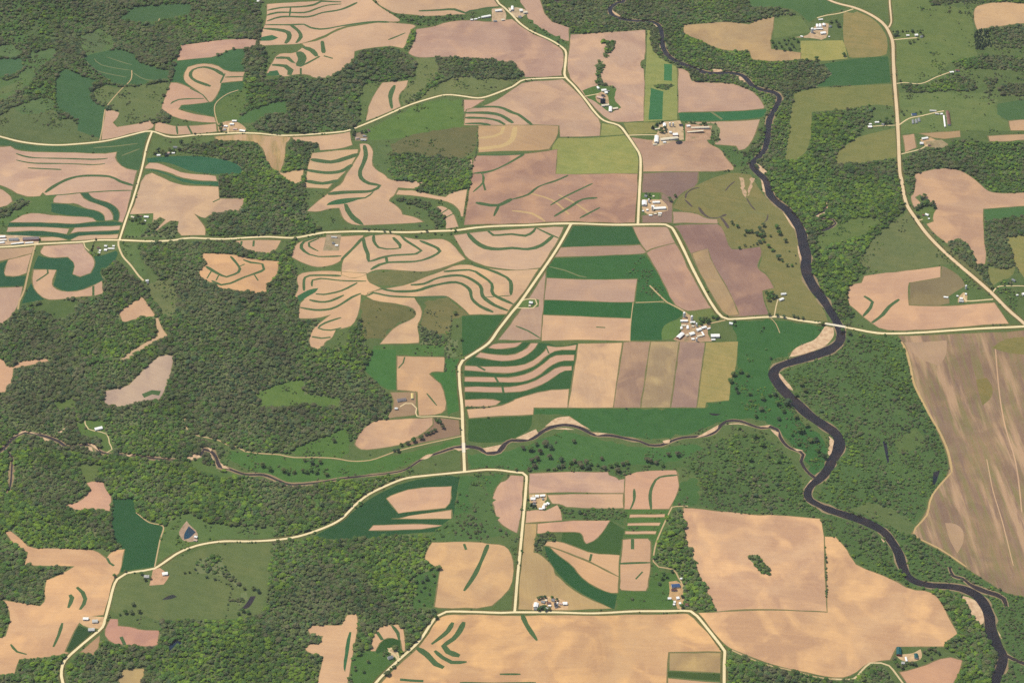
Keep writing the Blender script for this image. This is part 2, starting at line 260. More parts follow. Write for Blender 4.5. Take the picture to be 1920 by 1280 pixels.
FIELDS = """
T 208,172,148 r=.1 b=.8 | long pinkish tilled field under the upper west road, three thin terrace lines | -70,275 0,275 20,274 32,282 62,285 125,286 190,289 219,285 216,299 232,315 257,320 250,347 248,357 165,362 150,361 105,366 87,367 80,361 75,368 42,369 0,345 -70,330
 s3 30,288 55,295 100,297 175,299 202,297
 s3 30,300 62,306 125,307 175,309 197,307
 s3 52,315 115,318
 s5 85,361 100,350 125,337 155,330 205,331 225,340 250,348
 s2 86,367 150,362 249,357
T 205,168,142 r=.1 b=.5 | small tilled wedge at the left edge above dark scrub | -60,340 0,352 20,367 22,373 24,378 10,388 -60,400
T 206,170,145 r=.2 b=.5 | tilled hook-shaped lobe beside dark green strip left of the link road | 100,372 107,366 150,362 160,375 190,385 205,392 212,402 212,412 197,414 195,402 182,395 160,391 142,381 122,382 100,380
T 206,170,145 r=.2 b=.7 | tilled corner field against the link road above the striped slope | 165,361 247,357 236,407 230,417 222,415 225,402 220,390 205,380 185,375 172,370
C 42,98,68 | curved dark green strip between two tilled lobes left of link road | 151,362 165,361 172,370 185,375 205,380 220,390 225,402 222,415 212,412 212,402 205,392 190,385 160,375
C 38,98,68 | broad dark green crescent beside the tilled hook, upper left | 96,382 122,382 136,386 160,392 182,395 196,405 197,414 182,414 172,406 140,405 107,401 96,397
T 208,172,146 r=.05 b=.5 | flat tilled band, topmost of the striped slope at left | 17,417 50,399 82,401 110,404 140,406 172,407 181,415 140,420 75,417
C 36,96,66 | dark green band, upper of two crossing the striped slope at left | 17,418 75,417 140,420 185,416 220,415 229,420 225,422 180,424 140,427 75,425 15,425
T 206,170,145 r=.05 b=.4 | narrow tilled band, left half, middle of the striped slope | 15,426 75,425 130,429 125,439 107,436 70,432 12,435
T 208,172,145 r=.05 b=.4 | narrow tilled band, right half, middle of the striped slope | 131,438 140,427 180,424 226,423 224,431 150,434 137,437
C 36,95,66 | dark green wavy band, lower of two on the striped slope | 10,436 32,436 70,432 107,436 127,441 150,434 224,432 222,437 152,440 130,449 110,444 75,442 27,442
T 206,172,142 r=.05 b=.4 | low tilled sliver beside the long grey cattle shed | 75,445 105,444 127,450 100,452 77,452
T 206,172,142 r=.05 b=.4 | low tilled sliver above the main road near the crossroads | 132,450 152,440 222,439 221,447 175,449 135,452
T 190,160,128 r=1 b=.5 | dull tilled field below the big cattle farm, left edge | -60,468 0,466 64,462 60,475 12,487 -60,505
T 205,168,140 r=1 b=.6 | tilled tongue left of the narrow south track | 15,487 59,476 50,512 30,519 10,517 7,510
C 36,100,70 | dark green field wrapping the tilled tongue, left edge | -60,505 0,494 14,488 7,510 12,519 49,517 44,536 0,537 -60,540
T 200,165,138 r=1.2 b=.6 | tilled field above the woods at the end of the south track | -60,542 0,539 43,537 35,570 24,590 5,606 -60,604
C 34,98,70 | dark green S-shaped field between two tilled lobes below main road | 72,479 87,484 127,482 140,492 136,512 150,519 167,514 177,500 177,480 190,480 217,470 222,475 215,490 187,510 194,525 175,535 147,545 120,546 100,535 107,507 90,505 62,505 66,492
T 205,170,145 r=.6 b=.9 | tilled lobe, upper half of the S shape below main road | 75,470 82,461 155,456 162,470 175,482 179,495 170,512 150,519 136,514 141,495 127,482 95,484 77,477
T 210,172,142 r=.6 b=.6 | tilled lobe, lower half of the S shape, woods below | 62,505 87,505 106,506 97,530 102,540 120,547 150,545 175,535 192,526 194,550 175,555 150,556 110,562 85,562 65,545 59,527
 s3 89,505 90,512 68,527
 s3 175,536 175,554
C 34,98,70 | small dark green triangle between south track and the lower S lobe | 59,530 65,546 84,561 41,569 50,545
T 205,165,132 r=.5 b=.5 | small tilled clearing in the west woods below the dead-end drive | 222,585 265,557 272,560 292,592 255,597 230,606
T 196,166,130 r=.7 b=.4 | thin pale strip clearing running down through the west woods | 222,676 240,662 270,643 295,630 291,597 297,595 307,620 316,629 290,640 262,658 240,675
T 190,166,145 r=.5 b=.7 | greyish bare clearing bending through the west woods | 197,732 237,725 255,707 292,670 310,664 325,667 322,695 312,725 300,749 262,752 232,764 195,757
 s8 268,742 285,735 300,737
T 212,172,132 r=.4 b=.4 | tilled clearing with a thin tail at the left edge | -60,672 0,672 7,675 12,686 25,688 37,677 87,672 92,677 50,686 25,691 24,712 10,735 -60,745
T 205,160,130 r=.3 b=.4 | boot-shaped tilled clearing south of the creek at left | 162,905 175,901 195,904 197,915 211,930 206,958 190,955 150,958 120,947 150,940 170,917
C 36,104,68 | dark green field above the loop of the lower west road | 211,934 232,937 252,931 252,958 280,979 305,987 297,1017 289,1062 226,1072 234,1030 210,1010 209,960
T 214,172,126 r=.1 b=.8 | large sandy tilled field with ragged woods edges, lower left | 9,997 20,995 40,1010 56,1027 100,1027 160,1029 180,1031 200,1046 205,1037 217,1030 234,1029 226,1072 217,1080 210,1100 197,1152 160,1156 146,1170 122,1221 132,1224 95,1231 37,1235 27,1264 0,1264 -70,1264 -70,1194 0,1194 10,1192 21,1152 4,1125 10,1124 75,1135 85,1125 82,1107 87,1087 105,1080 140,1061 87,1060 45,1060 52,1035 25,1020
 s5 144,1100 155,1110 160,1122 157,1132 150,1142
 s5 131,1114 135,1120 132,1130 128,1139
 s4 117,1167 110,1190 100,1212
 s3 20,1207 32,1221 50,1226
 s3 201,1046 206,1055 214,1060
C 44,92,54 | dark green wedge below the roadside farm, lower left | 122,1220 146,1171 175,1182 170,1190 136,1221
T 196,152,122 r=.1 b=.6 | tilled tongue right of the road bend, lower left | 193,1185 207,1159 221,1160 222,1172 250,1175 262,1180 300,1181 297,1207 285,1212 237,1209 207,1205
 s4 227,1193 234,1208
T 176,140,104 r=.4 b=.5 | small dull brown patch below the lower west road | 150,1222 187,1190 187,1210 175,1227
T 182,160,108 r=.4 b=.7 | dry grass clearing in the woods at the bottom left | 220,1278 230,1255 272,1252 270,1270 262,1300 222,1300
P 104,122,72 | grazed pasture with brush line and ponds below the west road loop | 226,1078 250,1076 320,1050 400,1020 510,1015 508,1050 500,1110 492,1140 490,1155 430,1160 350,1160 300,1165 260,1150 222,1155 205,1140 212,1105
M 92,122,66 | green slope around the blue pond above the west road | 306,990 320,975 350,960 400,985 515,985 512,1010 420,1011 380,1015 330,1033 298,1050 293,1060 300,1015
T 205,168,142 r=.2 b=.4 | pale tilled lobe above the upper west road, forked like a boot | 197,207 215,207 224,212 220,222 212,230 220,238 260,232 280,226 289,233 287,240 275,245 240,254 200,262 190,264 192,240 196,217
T 205,168,142 r=.1 b=.4 | row of three tilled plots above road, left of the upper west farm | 291,231 300,229 320,235 332,237 352,236 405,232 407,247 370,251 320,254 290,246
 s3 331,236 333,252
 s3 352,236 360,251
T 198,158,138 r=.1 b=.7 | pinkish tilled field below the northern woods, upper left | 332,114 339,85 402,76 482,74 480,86 460,92 432,92 405,107 370,110
C 50,104,62 | green field surrounding the tilled horseshoe, upper left | 320,152 332,114 370,110 405,108 432,94 455,92 462,108 450,118 460,130 459,155 452,170 425,180 405,195 400,218 360,208 336,203 345,196 392,190 345,165 320,155
T 210,175,142 r=.8 b=.4 | tilled horseshoe hilltop with grass ring, upper left | 344,140 352,126 375,119 405,121 425,135 459,135 455,152 415,156 412,170 400,190 392,192 377,175 357,162 345,152
 s5 420,142 405,132 382,126 362,131 357,142 367,152 395,162
 s3 422,138 413,156
 s3 457,144 422,145
T 205,168,142 r=.3 b=.5 | tilled slope curling under the horseshoe hilltop, upper left | 310,180 320,155 335,155 357,165 380,177 391,192 370,195 340,197 335,205 355,212 402,220 406,230 370,229 330,222 305,208 302,202
 s3 320,195 335,187 382,185
 s2 356,166 380,178 391,191
T 212,178,146 r=.1 b=.4 | contour-striped tilled field with horseshoe bands at the top, left part | 500,8 560,5 640,-3 690,-8 700,3 715,15 735,27 752,38 745,42 715,41 680,44 640,51 610,66 580,78 560,83 540,84 512,85 486,87 487,77 492,57 497,45 500,30
 s4 501,20 525,15 565,13 590,9 602,3 640,4
 s4 501,29 520,24 570,24 595,16 615,10 640,8
 s4 501,40 527,32 577,32 605,24 640,18 670,5
 s4 497,47 545,47 570,46 582,52 600,55 620,53 640,49 690,42 730,42
 s8 495,54 520,56 540,61 542,72 535,82
 s6 545,47 560,59 564,70 555,81
 g 490,70 510,66 522,71 510,77 488,77
 s3 545,13 543,30
T 212,176,144 r=.2 b=.5 | tilled hillside with crescent strips below the top striped field | 565,82 602,75 640,53 690,45 722,41 750,44 775,46 780,50 770,57 760,87 755,91 735,87 702,89 675,94 665,97 664,110 655,120 640,132 615,147 590,147 577,140 550,140 537,144 525,144 500,137 504,127 512,115 517,105 527,100 552,100 564,92 570,86
 s9 570,89 585,95 594,106
 s12 560,97 567,110 560,125
 s7 604,77 607,100
 s4 570,122 600,106
 s3 607,105 624,110
 s8 517,109 540,109 549,117
 s9 510,122 535,124 545,132 542,141
 g 500,142 505,134 520,132 525,142
 s3 564,128 564,140
 s3 728,75 760,62
T 210,174,142 r=.1 b=.5 | tilled field along the top edge beside the crossroads farm | 703,0 760,-30 900,-30 922,-6 936,12 905,15 880,24 872,28 865,27 832,30 795,31 782,29 745,26 735,24 705,7
 s4 785,21 827,19 852,18 873,25 882,21 927,14
T 205,168,142 r=.1 b=.3 | little tilled tongue between brushy swales near the top | 780,42 815,34 825,35 820,44 805,49 787,47
T 196,160,140 r=.1 b=.9 | big mauve-brown tilled field west of the northern road bend | 780,55 815,50 835,42 875,37 920,42 960,36 975,47 1010,66 1045,86 1057,97 1057,117 1055,142 985,145 975,132 962,117 927,114 880,109 820,107 790,109 775,106 765,100 777,77
T 200,165,142 r=1 b=.5 | tilled slope right of the crossroads farm at the top edge | 987,25 985,17 972,0 985,-30 1010,-10 1025,37 1067,52 1067,77 1060,77 1035,65 1002,47 989,35
T 202,166,142 r=1.3 b=.9 | tilled field with a dark tree tail above its farmstead, top centre | 1070,65 1135,61 1210,56 1211,110 1201,115 1201,125 1210,132 1207,227 1165,230 1140,226 1107,195 1090,172 1062,140 1066,100
T 200,165,142 r=.3 b=.7 | tilled field inside the northern road fork with curved strips | 985,152 1055,149 1085,176 1110,207 1127,227 1125,255 1050,257 1048,236 870,235 872,215 875,205 905,200 937,185 960,168
 s6 890,201 935,201 960,211 972,215 997,234
 s7 872,212 915,212 940,217 962,231
 s6 872,221 910,222 935,227 947,234
 s5 872,232 902,232 920,235
T 205,168,142 r=.3 b=.3 | small tilled triangle under the upper road, left of the fork | 869,187 910,187 890,200 870,210
T 194,160,122 r=.5 b=.4 | tan field with curved pale yellow bands below the fork field | 897,236 935,235 1047,236 1046,255 1030,280 985,284 897,286
 y8 897,259 925,256 940,250 945,238
 y11 897,279 940,274 960,262 966,238
T 184,148,124 r=.25 b=1 | large brown field with branching green swales above the main road | 892,292 960,292 1045,280 1042,326 1197,326 1196,417 1135,419 1065,416 960,420 870,422 872,407 885,327 887,300
 s4 888,325 920,321 950,308 983,289
 s3 897,291 940,291 983,289
 s4 960,374 990,365 1010,350 1042,339 1065,329
 s3 1032,385 1065,366 1111,344
 s4 1039,406 1067,389 1092,374 1120,371
 s3 1087,409 1125,389
 s7 892,380 920,385 935,385 960,373
 s5 935,386 926,405
 s3 902,326 922,321
 s3 905,327 906,342 887,360
 s3 906,343 910,357
 y5 960,395 997,400 1022,415
 y4 992,362 1035,375 1067,402
 y4 1047,365 1085,385 1107,402
P 152,162,92 | pale lime-green hay field beside the northern road | 1047,259 1172,254 1185,270 1197,292 1197,325 1042,327 1032,279
P 150,158,95 | small lime-green corner plot inside the road curve, top centre | 1129,231 1160,236 1172,252 1126,255
P 148,150,90 | olive plot along the drive to the slurry-pond farm | 1169,231 1230,230 1222,242 1235,250 1180,253
P 146,160,92 | tall lime-green strip field west of the river, top centre | 1214,56 1219,56 1220,90 1240,112 1269,125 1270,225 1242,226 1207,229
C 52,124,76 | small deep green rectangle inside the lime strip field, upper one | 1245,120 1260,121 1260,152 1245,151
C 46,118,72 | tall deep green rectangle inside the lime strip field, lower one | 1220,165 1244,172 1242,224 1216,225
T 196,160,142 r=.05 b=.6 | mauve tilled field inside the river bend, top right of centre | 1280,129 1292,135 1297,152 1325,155 1370,156 1397,165 1417,175 1435,200 1430,205 1280,210 1271,212 1271,128
C 40,112,68 | thin deep green strip between mauve fields by the upper river | 1272,212 1437,205 1435,215 1425,222 1275,227
 y5 1332,209 1354,224
T 200,164,142 r=.05 b=.5 | rounded tilled field right of the slurry-pond farm by the river | 1290,229 1425,224 1415,257 1400,279 1385,282 1380,274 1340,271 1348,245 1345,236 1290,231
T 196,158,132 r=.1 b=.9 | tilled field below the slurry-pond farm | 1180,257 1225,264 1280,265 1325,262 1330,270 1352,280 1362,297 1376,312 1375,319 1340,322 1300,322 1205,322 1204,295 1190,268
T 142,116,106 r=.1 b=.8 | dark moist soil plot above the white-barn farm | 1204,325 1310,322 1308,348 1285,358 1270,370 1260,380 1240,372 1240,361 1204,361
T 150,124,108 r=.1 b=.8 | trampled dark ground around the white-barn farm's yard | 1240,362 1262,372 1260,418 1204,418 1204,404 1240,400
T 186,158,118 r=.05 b=1 | dry straw-coloured field between the river woods and far farm | 1282,47 1345,42 1362,41 1405,46 1420,37 1452,32 1450,54 1445,75 1446,92 1502,99 1501,112 1455,116 1410,112 1405,96 1355,95 1330,85 1305,72 1282,65
P 108,130,74 | green rectangle beside the far farm, upper right | 1452,35 1500,30 1515,50 1520,60 1455,72 1450,70
P 160,164,96 | pale yellow-green rectangle below the far farm, upper right | 1501,77 1580,76 1585,87 1589,110 1542,115 1502,112
P 148,140,90 | olive-tan field inside the curve of the east highway | 1582,22 1600,25 1607,22 1637,35 1657,57 1665,77 1662,102 1645,107 1600,109 1592,107 1580,75
C 48,102,56 | dark green field west of the east highway, upper right | 1545,120 1600,111 1665,106 1670,155 1600,161 1530,162 1560,140
C 62,112,62 | green field at the top edge above the far farm | 1405,-40 1545,-40 1567,7 1585,17 1550,25 1517,42 1500,25 1480,15 1405,15
P 124,132,76 | long olive pasture right of the upper river woods | 1490,175 1530,165 1600,161 1672,158 1676,200 1640,195 1600,205 1522,210 1520,275 1495,300 1472,300 1477,265 1485,200
P 128,134,78 | olive pasture south of the small highway farm, right side | 1567,287 1600,262 1615,255 1680,240 1682,295 1645,302 1600,307 1567,307
T 212,176,136 r=.05 b=.5 | pale tilled field at the top right corner | 1825,20 1835,9 1882,3 1910,7 1920,7 1990,5 1990,42 1920,43 1875,50 1832,56 1826,40
T 204,166,134 r=.1 b=.3 | small tilled plot at the right edge by the ravine | 1891,227 1920,224 1990,222 1990,242 1895,245
T 204,168,134 r=.1 b=.4 | thin tilled strip above the ravine woods, right edge | 1852,255 1920,251 1990,250 1990,262 1920,262 1887,266 1855,265
T 198,162,130 r=1.4 b=.4 | small tan rectangle beside the highway, right side | 1692,254 1714,251 1719,277 1697,286
T 182,148,112 r=.1 b=.5 | brown strip behind the new house lot, right side | 1722,250 1800,245 1801,257 1760,262
C 62,108,64 | deep green field at the right edge above the ravine | 1870,195 1920,187 1990,185 1990,222 1891,226 1870,215
M 106,128,72 | wide green grazing land right of the highway, top right | 1672,-40 1740,-40 1745,10 1825,15 1826,56 1832,110 1785,112 1755,145 1690,156 1684,150 1676,70 1673,30
M 104,128,72 | green slope behind the long brown barn, right side | 1686,175 1830,172 1870,180 1870,215 1891,228 1895,246 1800,246 1722,250 1690,252
T 200,164,132 r=.3 b=.8 | large tilled field with a hooked arm right of the highway curve | 1715,327 1745,318 1775,315 1800,319 1815,327 1835,342 1850,357 1865,362 1920,361 1990,360 1990,385 1920,386 1880,389 1844,392 1844,415 1847,457 1850,480 1847,495 1832,496 1825,475 1815,460 1800,447 1775,456 1750,437 1737,420 1750,415 1747,405 1757,390 1740,377 1725,365 1716,370 1730,384 1714,390 1706,370 1714,362 1716,342
C 62,116,66 | deep green strip under the hooked field, right edge | 1845,392 1920,388 1990,386 1990,406 1920,405 1847,414
P 142,146,86 | olive field at the right edge beyond the oak block | 1887,445 1920,441 1990,440 1990,520 1920,520 1902,495 1895,470
P 128,136,78 | olive corner below the oak block, right side | 1850,500 1882,506 1904,499 1897,520 1875,527 1862,535 1852,515
T 210,170,136 r=.05 b=.6 | tilled field with two curved strips beside the highway junction | 1600,532 1615,530 1620,517 1675,509 1764,499 1764,520 1705,530 1702,540 1705,572 1775,574 1865,567 1892,607 1825,611 1695,620 1655,619 1625,600 1600,577 1590,570 1589,540
 s5 1620,555 1636,566 1632,577 1619,592
 s5 1686,561 1667,575 1655,590 1635,605
T 136,122,88 r=.05 b=.9 | rough brown paddock wrapped by the junction field | 1706,530 1764,520 1766,498 1790,510 1810,530 1808,552 1775,573 1706,571
T 150,124,98 r=1.47 b=1 x=1 | huge streaky stubble field along the right edge | 1685,629 1875,624 1920,619 1990,617 1990,1120 1904,1117 1877,1107 1855,1092 1812,1065 1785,1045 1760,1030 1717,1007 1709,1000 1735,965 1745,927 1782,885 1775,847 1760,812 1740,775 1730,750 1712,722 1707,690 1695,655
 y4 1690,640 1700,660 1708,692 1715,722 1742,775 1763,812 1778,848 1785,884
 y3 1785,884 1748,928 1738,965 1713,1000 1760,1027 1812,1062
 d2 1866,650 1872,720 1885,800 1905,870 1916,960
 d1.5 1850,860 1862,920 1880,980 1900,1060
 t 1695,642 1775,638 1775,667 1760,685 1720,672
 o 1860,652 1885,632 1990,628 1990,665 1895,664
 t 1772,980 1790,980 1807,992 1807,1017 1795,1037 1780,1012
 o 1830,712 1850,708 1862,725 1860,745 1842,760
T 216,176,132 r=.05 b=1 | large sandy tilled field with an oval tree island, lower right | 1280,951 1330,956 1380,960 1415,965 1455,964 1540,972 1545,1005 1551,1146 1345,1146 1325,1110 1290,1022 1281,1007
T 216,174,128 r=.1 b=1 | wide sandy tilled field sweeping down to the river, lower right | 1546,1005 1567,1006 1585,1025 1600,1050 1607,1060 1675,1085 1707,1105 1742,1107 1762,1122 1780,1157 1796,1187 1772,1205 1770,1212 1682,1212 1677,1222 1670,1237 1645,1239 1625,1244 1600,1264 1575,1272 1530,1264 1480,1254 1430,1240 1380,1220 1367,1214 1350,1200 1309,1148 1345,1147 1551,1147
T 200,156,120 r=.5 b=.5 | tilled corner below the teal-roofed sheds, bottom right | 1685,1259 1725,1250 1775,1229 1805,1237 1800,1260 1785,1283 1775,1320 1710,1300 1700,1280
T 216,172,122 r=.05 b=1 | broad orange-tan tilled field along the bottom edge, curved strips | 841,1151 880,1151 940,1153 1035,1152 1110,1154 1197,1150 1280,1149 1293,1150 1325,1182 1350,1210 1352,1221 1280,1222 1254,1222 1251,1260 1250,1320 690,1320 710,1283 750,1242 780,1217 792,1202 812,1172 824,1156
 s5 849,1166 840,1182 825,1195 809,1207
 s7 870,1165 862,1182 850,1197 832,1210 840,1221 862,1229
 s5 815,1219 830,1232 847,1241 875,1240
 s7 782,1214 800,1226 817,1244 832,1251
 s4 750,1273 772,1275 794,1276
 s4 937,1263 976,1263
 s3 862,1279 960,1280 1005,1279
 s5 979,1151 987,1170 1007,1200
T 180,152,104 r=.05 b=1 | small straw stubble plot left of the bottom road stub | 1255,1223 1280,1223 1352,1223 1351,1261 1280,1257 1255,1256
C 62,104,54 | thin green strip under the straw stubble plot, bottom edge | 1252,1258 1351,1263 1351,1276 1252,1268
T 204,164,122 r=.05 b=.5 | tilled scrap at the bottom edge left of the road stub | 1252,1270 1351,1279 1352,1320 1252,1320
T 188,158,108 r=1.5 b=.6 | olive-tan field right of the lower north-south road | 984,981 1007,981 1006,1001 1001,1035 1012,1037 1037,1060 1041,1077 1047,1080 1067,1100 1100,1120 1147,1140 1065,1144 970,1142 972,1085 980,1010
T 206,164,130 r=.1 b=.5 | tilled plume-shaped field above the leaf-shaped fields | 1006,1001 1007,981 1054,977 1075,975 1144,975 1132,995 1117,1012 1100,1019 1095,1015 1092,1002 1085,997 1052,997 1030,997
T 206,168,132 r=.05 b=.4 | small tilled block below the roadside farm with conifers | 986,957 1010,955 1022,957 1045,946 1053,960 1054,975 985,980
C 58,110,58 | green hollow between the plume field and the leaf fields | 1055,997 1085,997 1092,1005 1097,1019 1122,1007 1145,976 1172,992 1166,1017 1162,1040 1110,1037 1077,1022 1052,1014
T 206,168,124 r=.45 b=.3 | upper tan leaf of the leaf-shaped fields | 1020,1022 1025,1014 1050,1014 1080,1025 1110,1037 1162,1040 1160,1080 1107,1052 1055,1031 1030,1024
 s3 1109,1038 1106,1051
T 210,168,124 r=.45 b=.4 | lower tan leaf of the leaf-shaped fields | 1031,1025 1060,1035 1107,1054 1160,1081 1159,1111 1142,1111 1110,1097 1085,1077 1074,1060 1042,1037
C 36,104,62 | deep green curved leaf under the tan leaf fields | 1021,1024 1031,1026 1042,1039 1074,1060 1085,1079 1110,1099 1142,1112 1157,1114 1152,1141 1135,1136 1100,1117 1067,1096 1042,1070 1025,1042
T 206,164,124 r=.05 b=.4 | two tan squares left of the winding lane, lower centre | 1167,1011 1185,1009 1215,1009 1222,1017 1217,1097 1211,1107 1165,1106 1161,1100
 s3 1161,1056 1220,1054
 s4 1186,1010 1186,1029
 s2 1205,1071 1192,1085
T 204,162,128 r=.2 b=.4 | tilled field with a curling grass strip below the brush belt | 1172,892 1200,882 1267,881 1271,886 1272,897 1274,915 1265,935 1255,954 1170,954
 s4 1270,890 1237,894 1225,907 1219,927 1221,955
 s3 1189,916 1189,937 1182,954
T 208,168,130 r=.05 b=.3 | top bar of the three short tilled bars | 1181,964 1247,963 1246,969 1180,970
T 208,168,130 r=.05 b=.3 | middle bar of the three short tilled bars | 1177,980 1239,979 1236,985 1176,985
T 208,168,130 r=.05 b=.3 | bottom bar of the three short tilled bars | 1172,995 1231,995 1229,1001 1172,1001
T 202,164,136 r=.05 b=.7 | long tilled rectangle above the conifer-sheltered roadside farm | 992,887 1140,884 1142,890 1157,895 1160,899 1172,897 1170,924 991,925
T 206,168,134 r=.05 b=.5 | tilled rectangle right of the conifer-sheltered roadside farm | 1025,927 1169,925 1169,952 1065,952 1052,945 1035,944
T 198,162,132 r=1.4 b=.6 | tilled lobe left of the road jog, lower centre | 957,890 950,900 935,905 921,935 927,957 935,980 960,995 970,999 975,975 980,957 982,892
C 36,98,62 | deep green field along the curving lower road | 840,890 760,902 700,930 662,958 640,978 600,998 585,1008 640,1012 700,1008 760,1000 830,995 850,990 850,960 862,895
T 206,168,132 r=.1 b=.6 | rounded tilled block set in the deep green field, lower centre | 724,934 735,927 775,914 847,911 846,940 835,952 765,959 747,962
T 206,168,130 r=.05 b=.3 | tilled strip below the rounded block in deep green | 734,972 750,971 772,965 847,955 847,972 815,972
T 206,168,130 r=.05 b=.3 | lowest thin tilled strip in the deep green field | 691,994 700,984 780,981 831,984 795,991 715,994
T 214,172,122 r=.3 b=.8 | fan-shaped sandy tilled field with one long strip, lower centre | 802,1027 810,1016 900,1015 915,1019 942,1020 957,1032 965,1060 959,1100 940,1120 917,1140 825,1140 814,1137 825,1065 800,1055 795,1045
 s5 915,1020 905,1045 890,1077 870,1107
 s3 870,1019 874,1030
T 212,172,128 r=.2 b=.4 | tilled clearing with finger lobes at the bottom edge | 577,1180 585,1172 612,1171 640,1171 650,1152 667,1150 672,1157 670,1190 662,1225 652,1281 650,1320 590,1320 594,1280 606,1230 575,1222 572,1215 582,1206 600,1206 605,1192 582,1190
 g 655,1184 659,1184 654,1220 647,1259 643,1250 649,1202
T 212,172,130 r=.2 b=.4 | tilled horseshoe clearing above the small house, bottom | 695,1220 697,1197 710,1175 725,1171 747,1170 760,1182 760,1220 754,1221 751,1200 732,1194 715,1200 704,1220
 s4 707,1184 717,1199
 s4 735,1172 746,1186 749,1200
C 46,102,48 | green half-moon inside the tilled horseshoe clearing, bottom | 704,1220 715,1200 732,1194 751,1200 751,1217 740,1215 725,1217 707,1225
"""
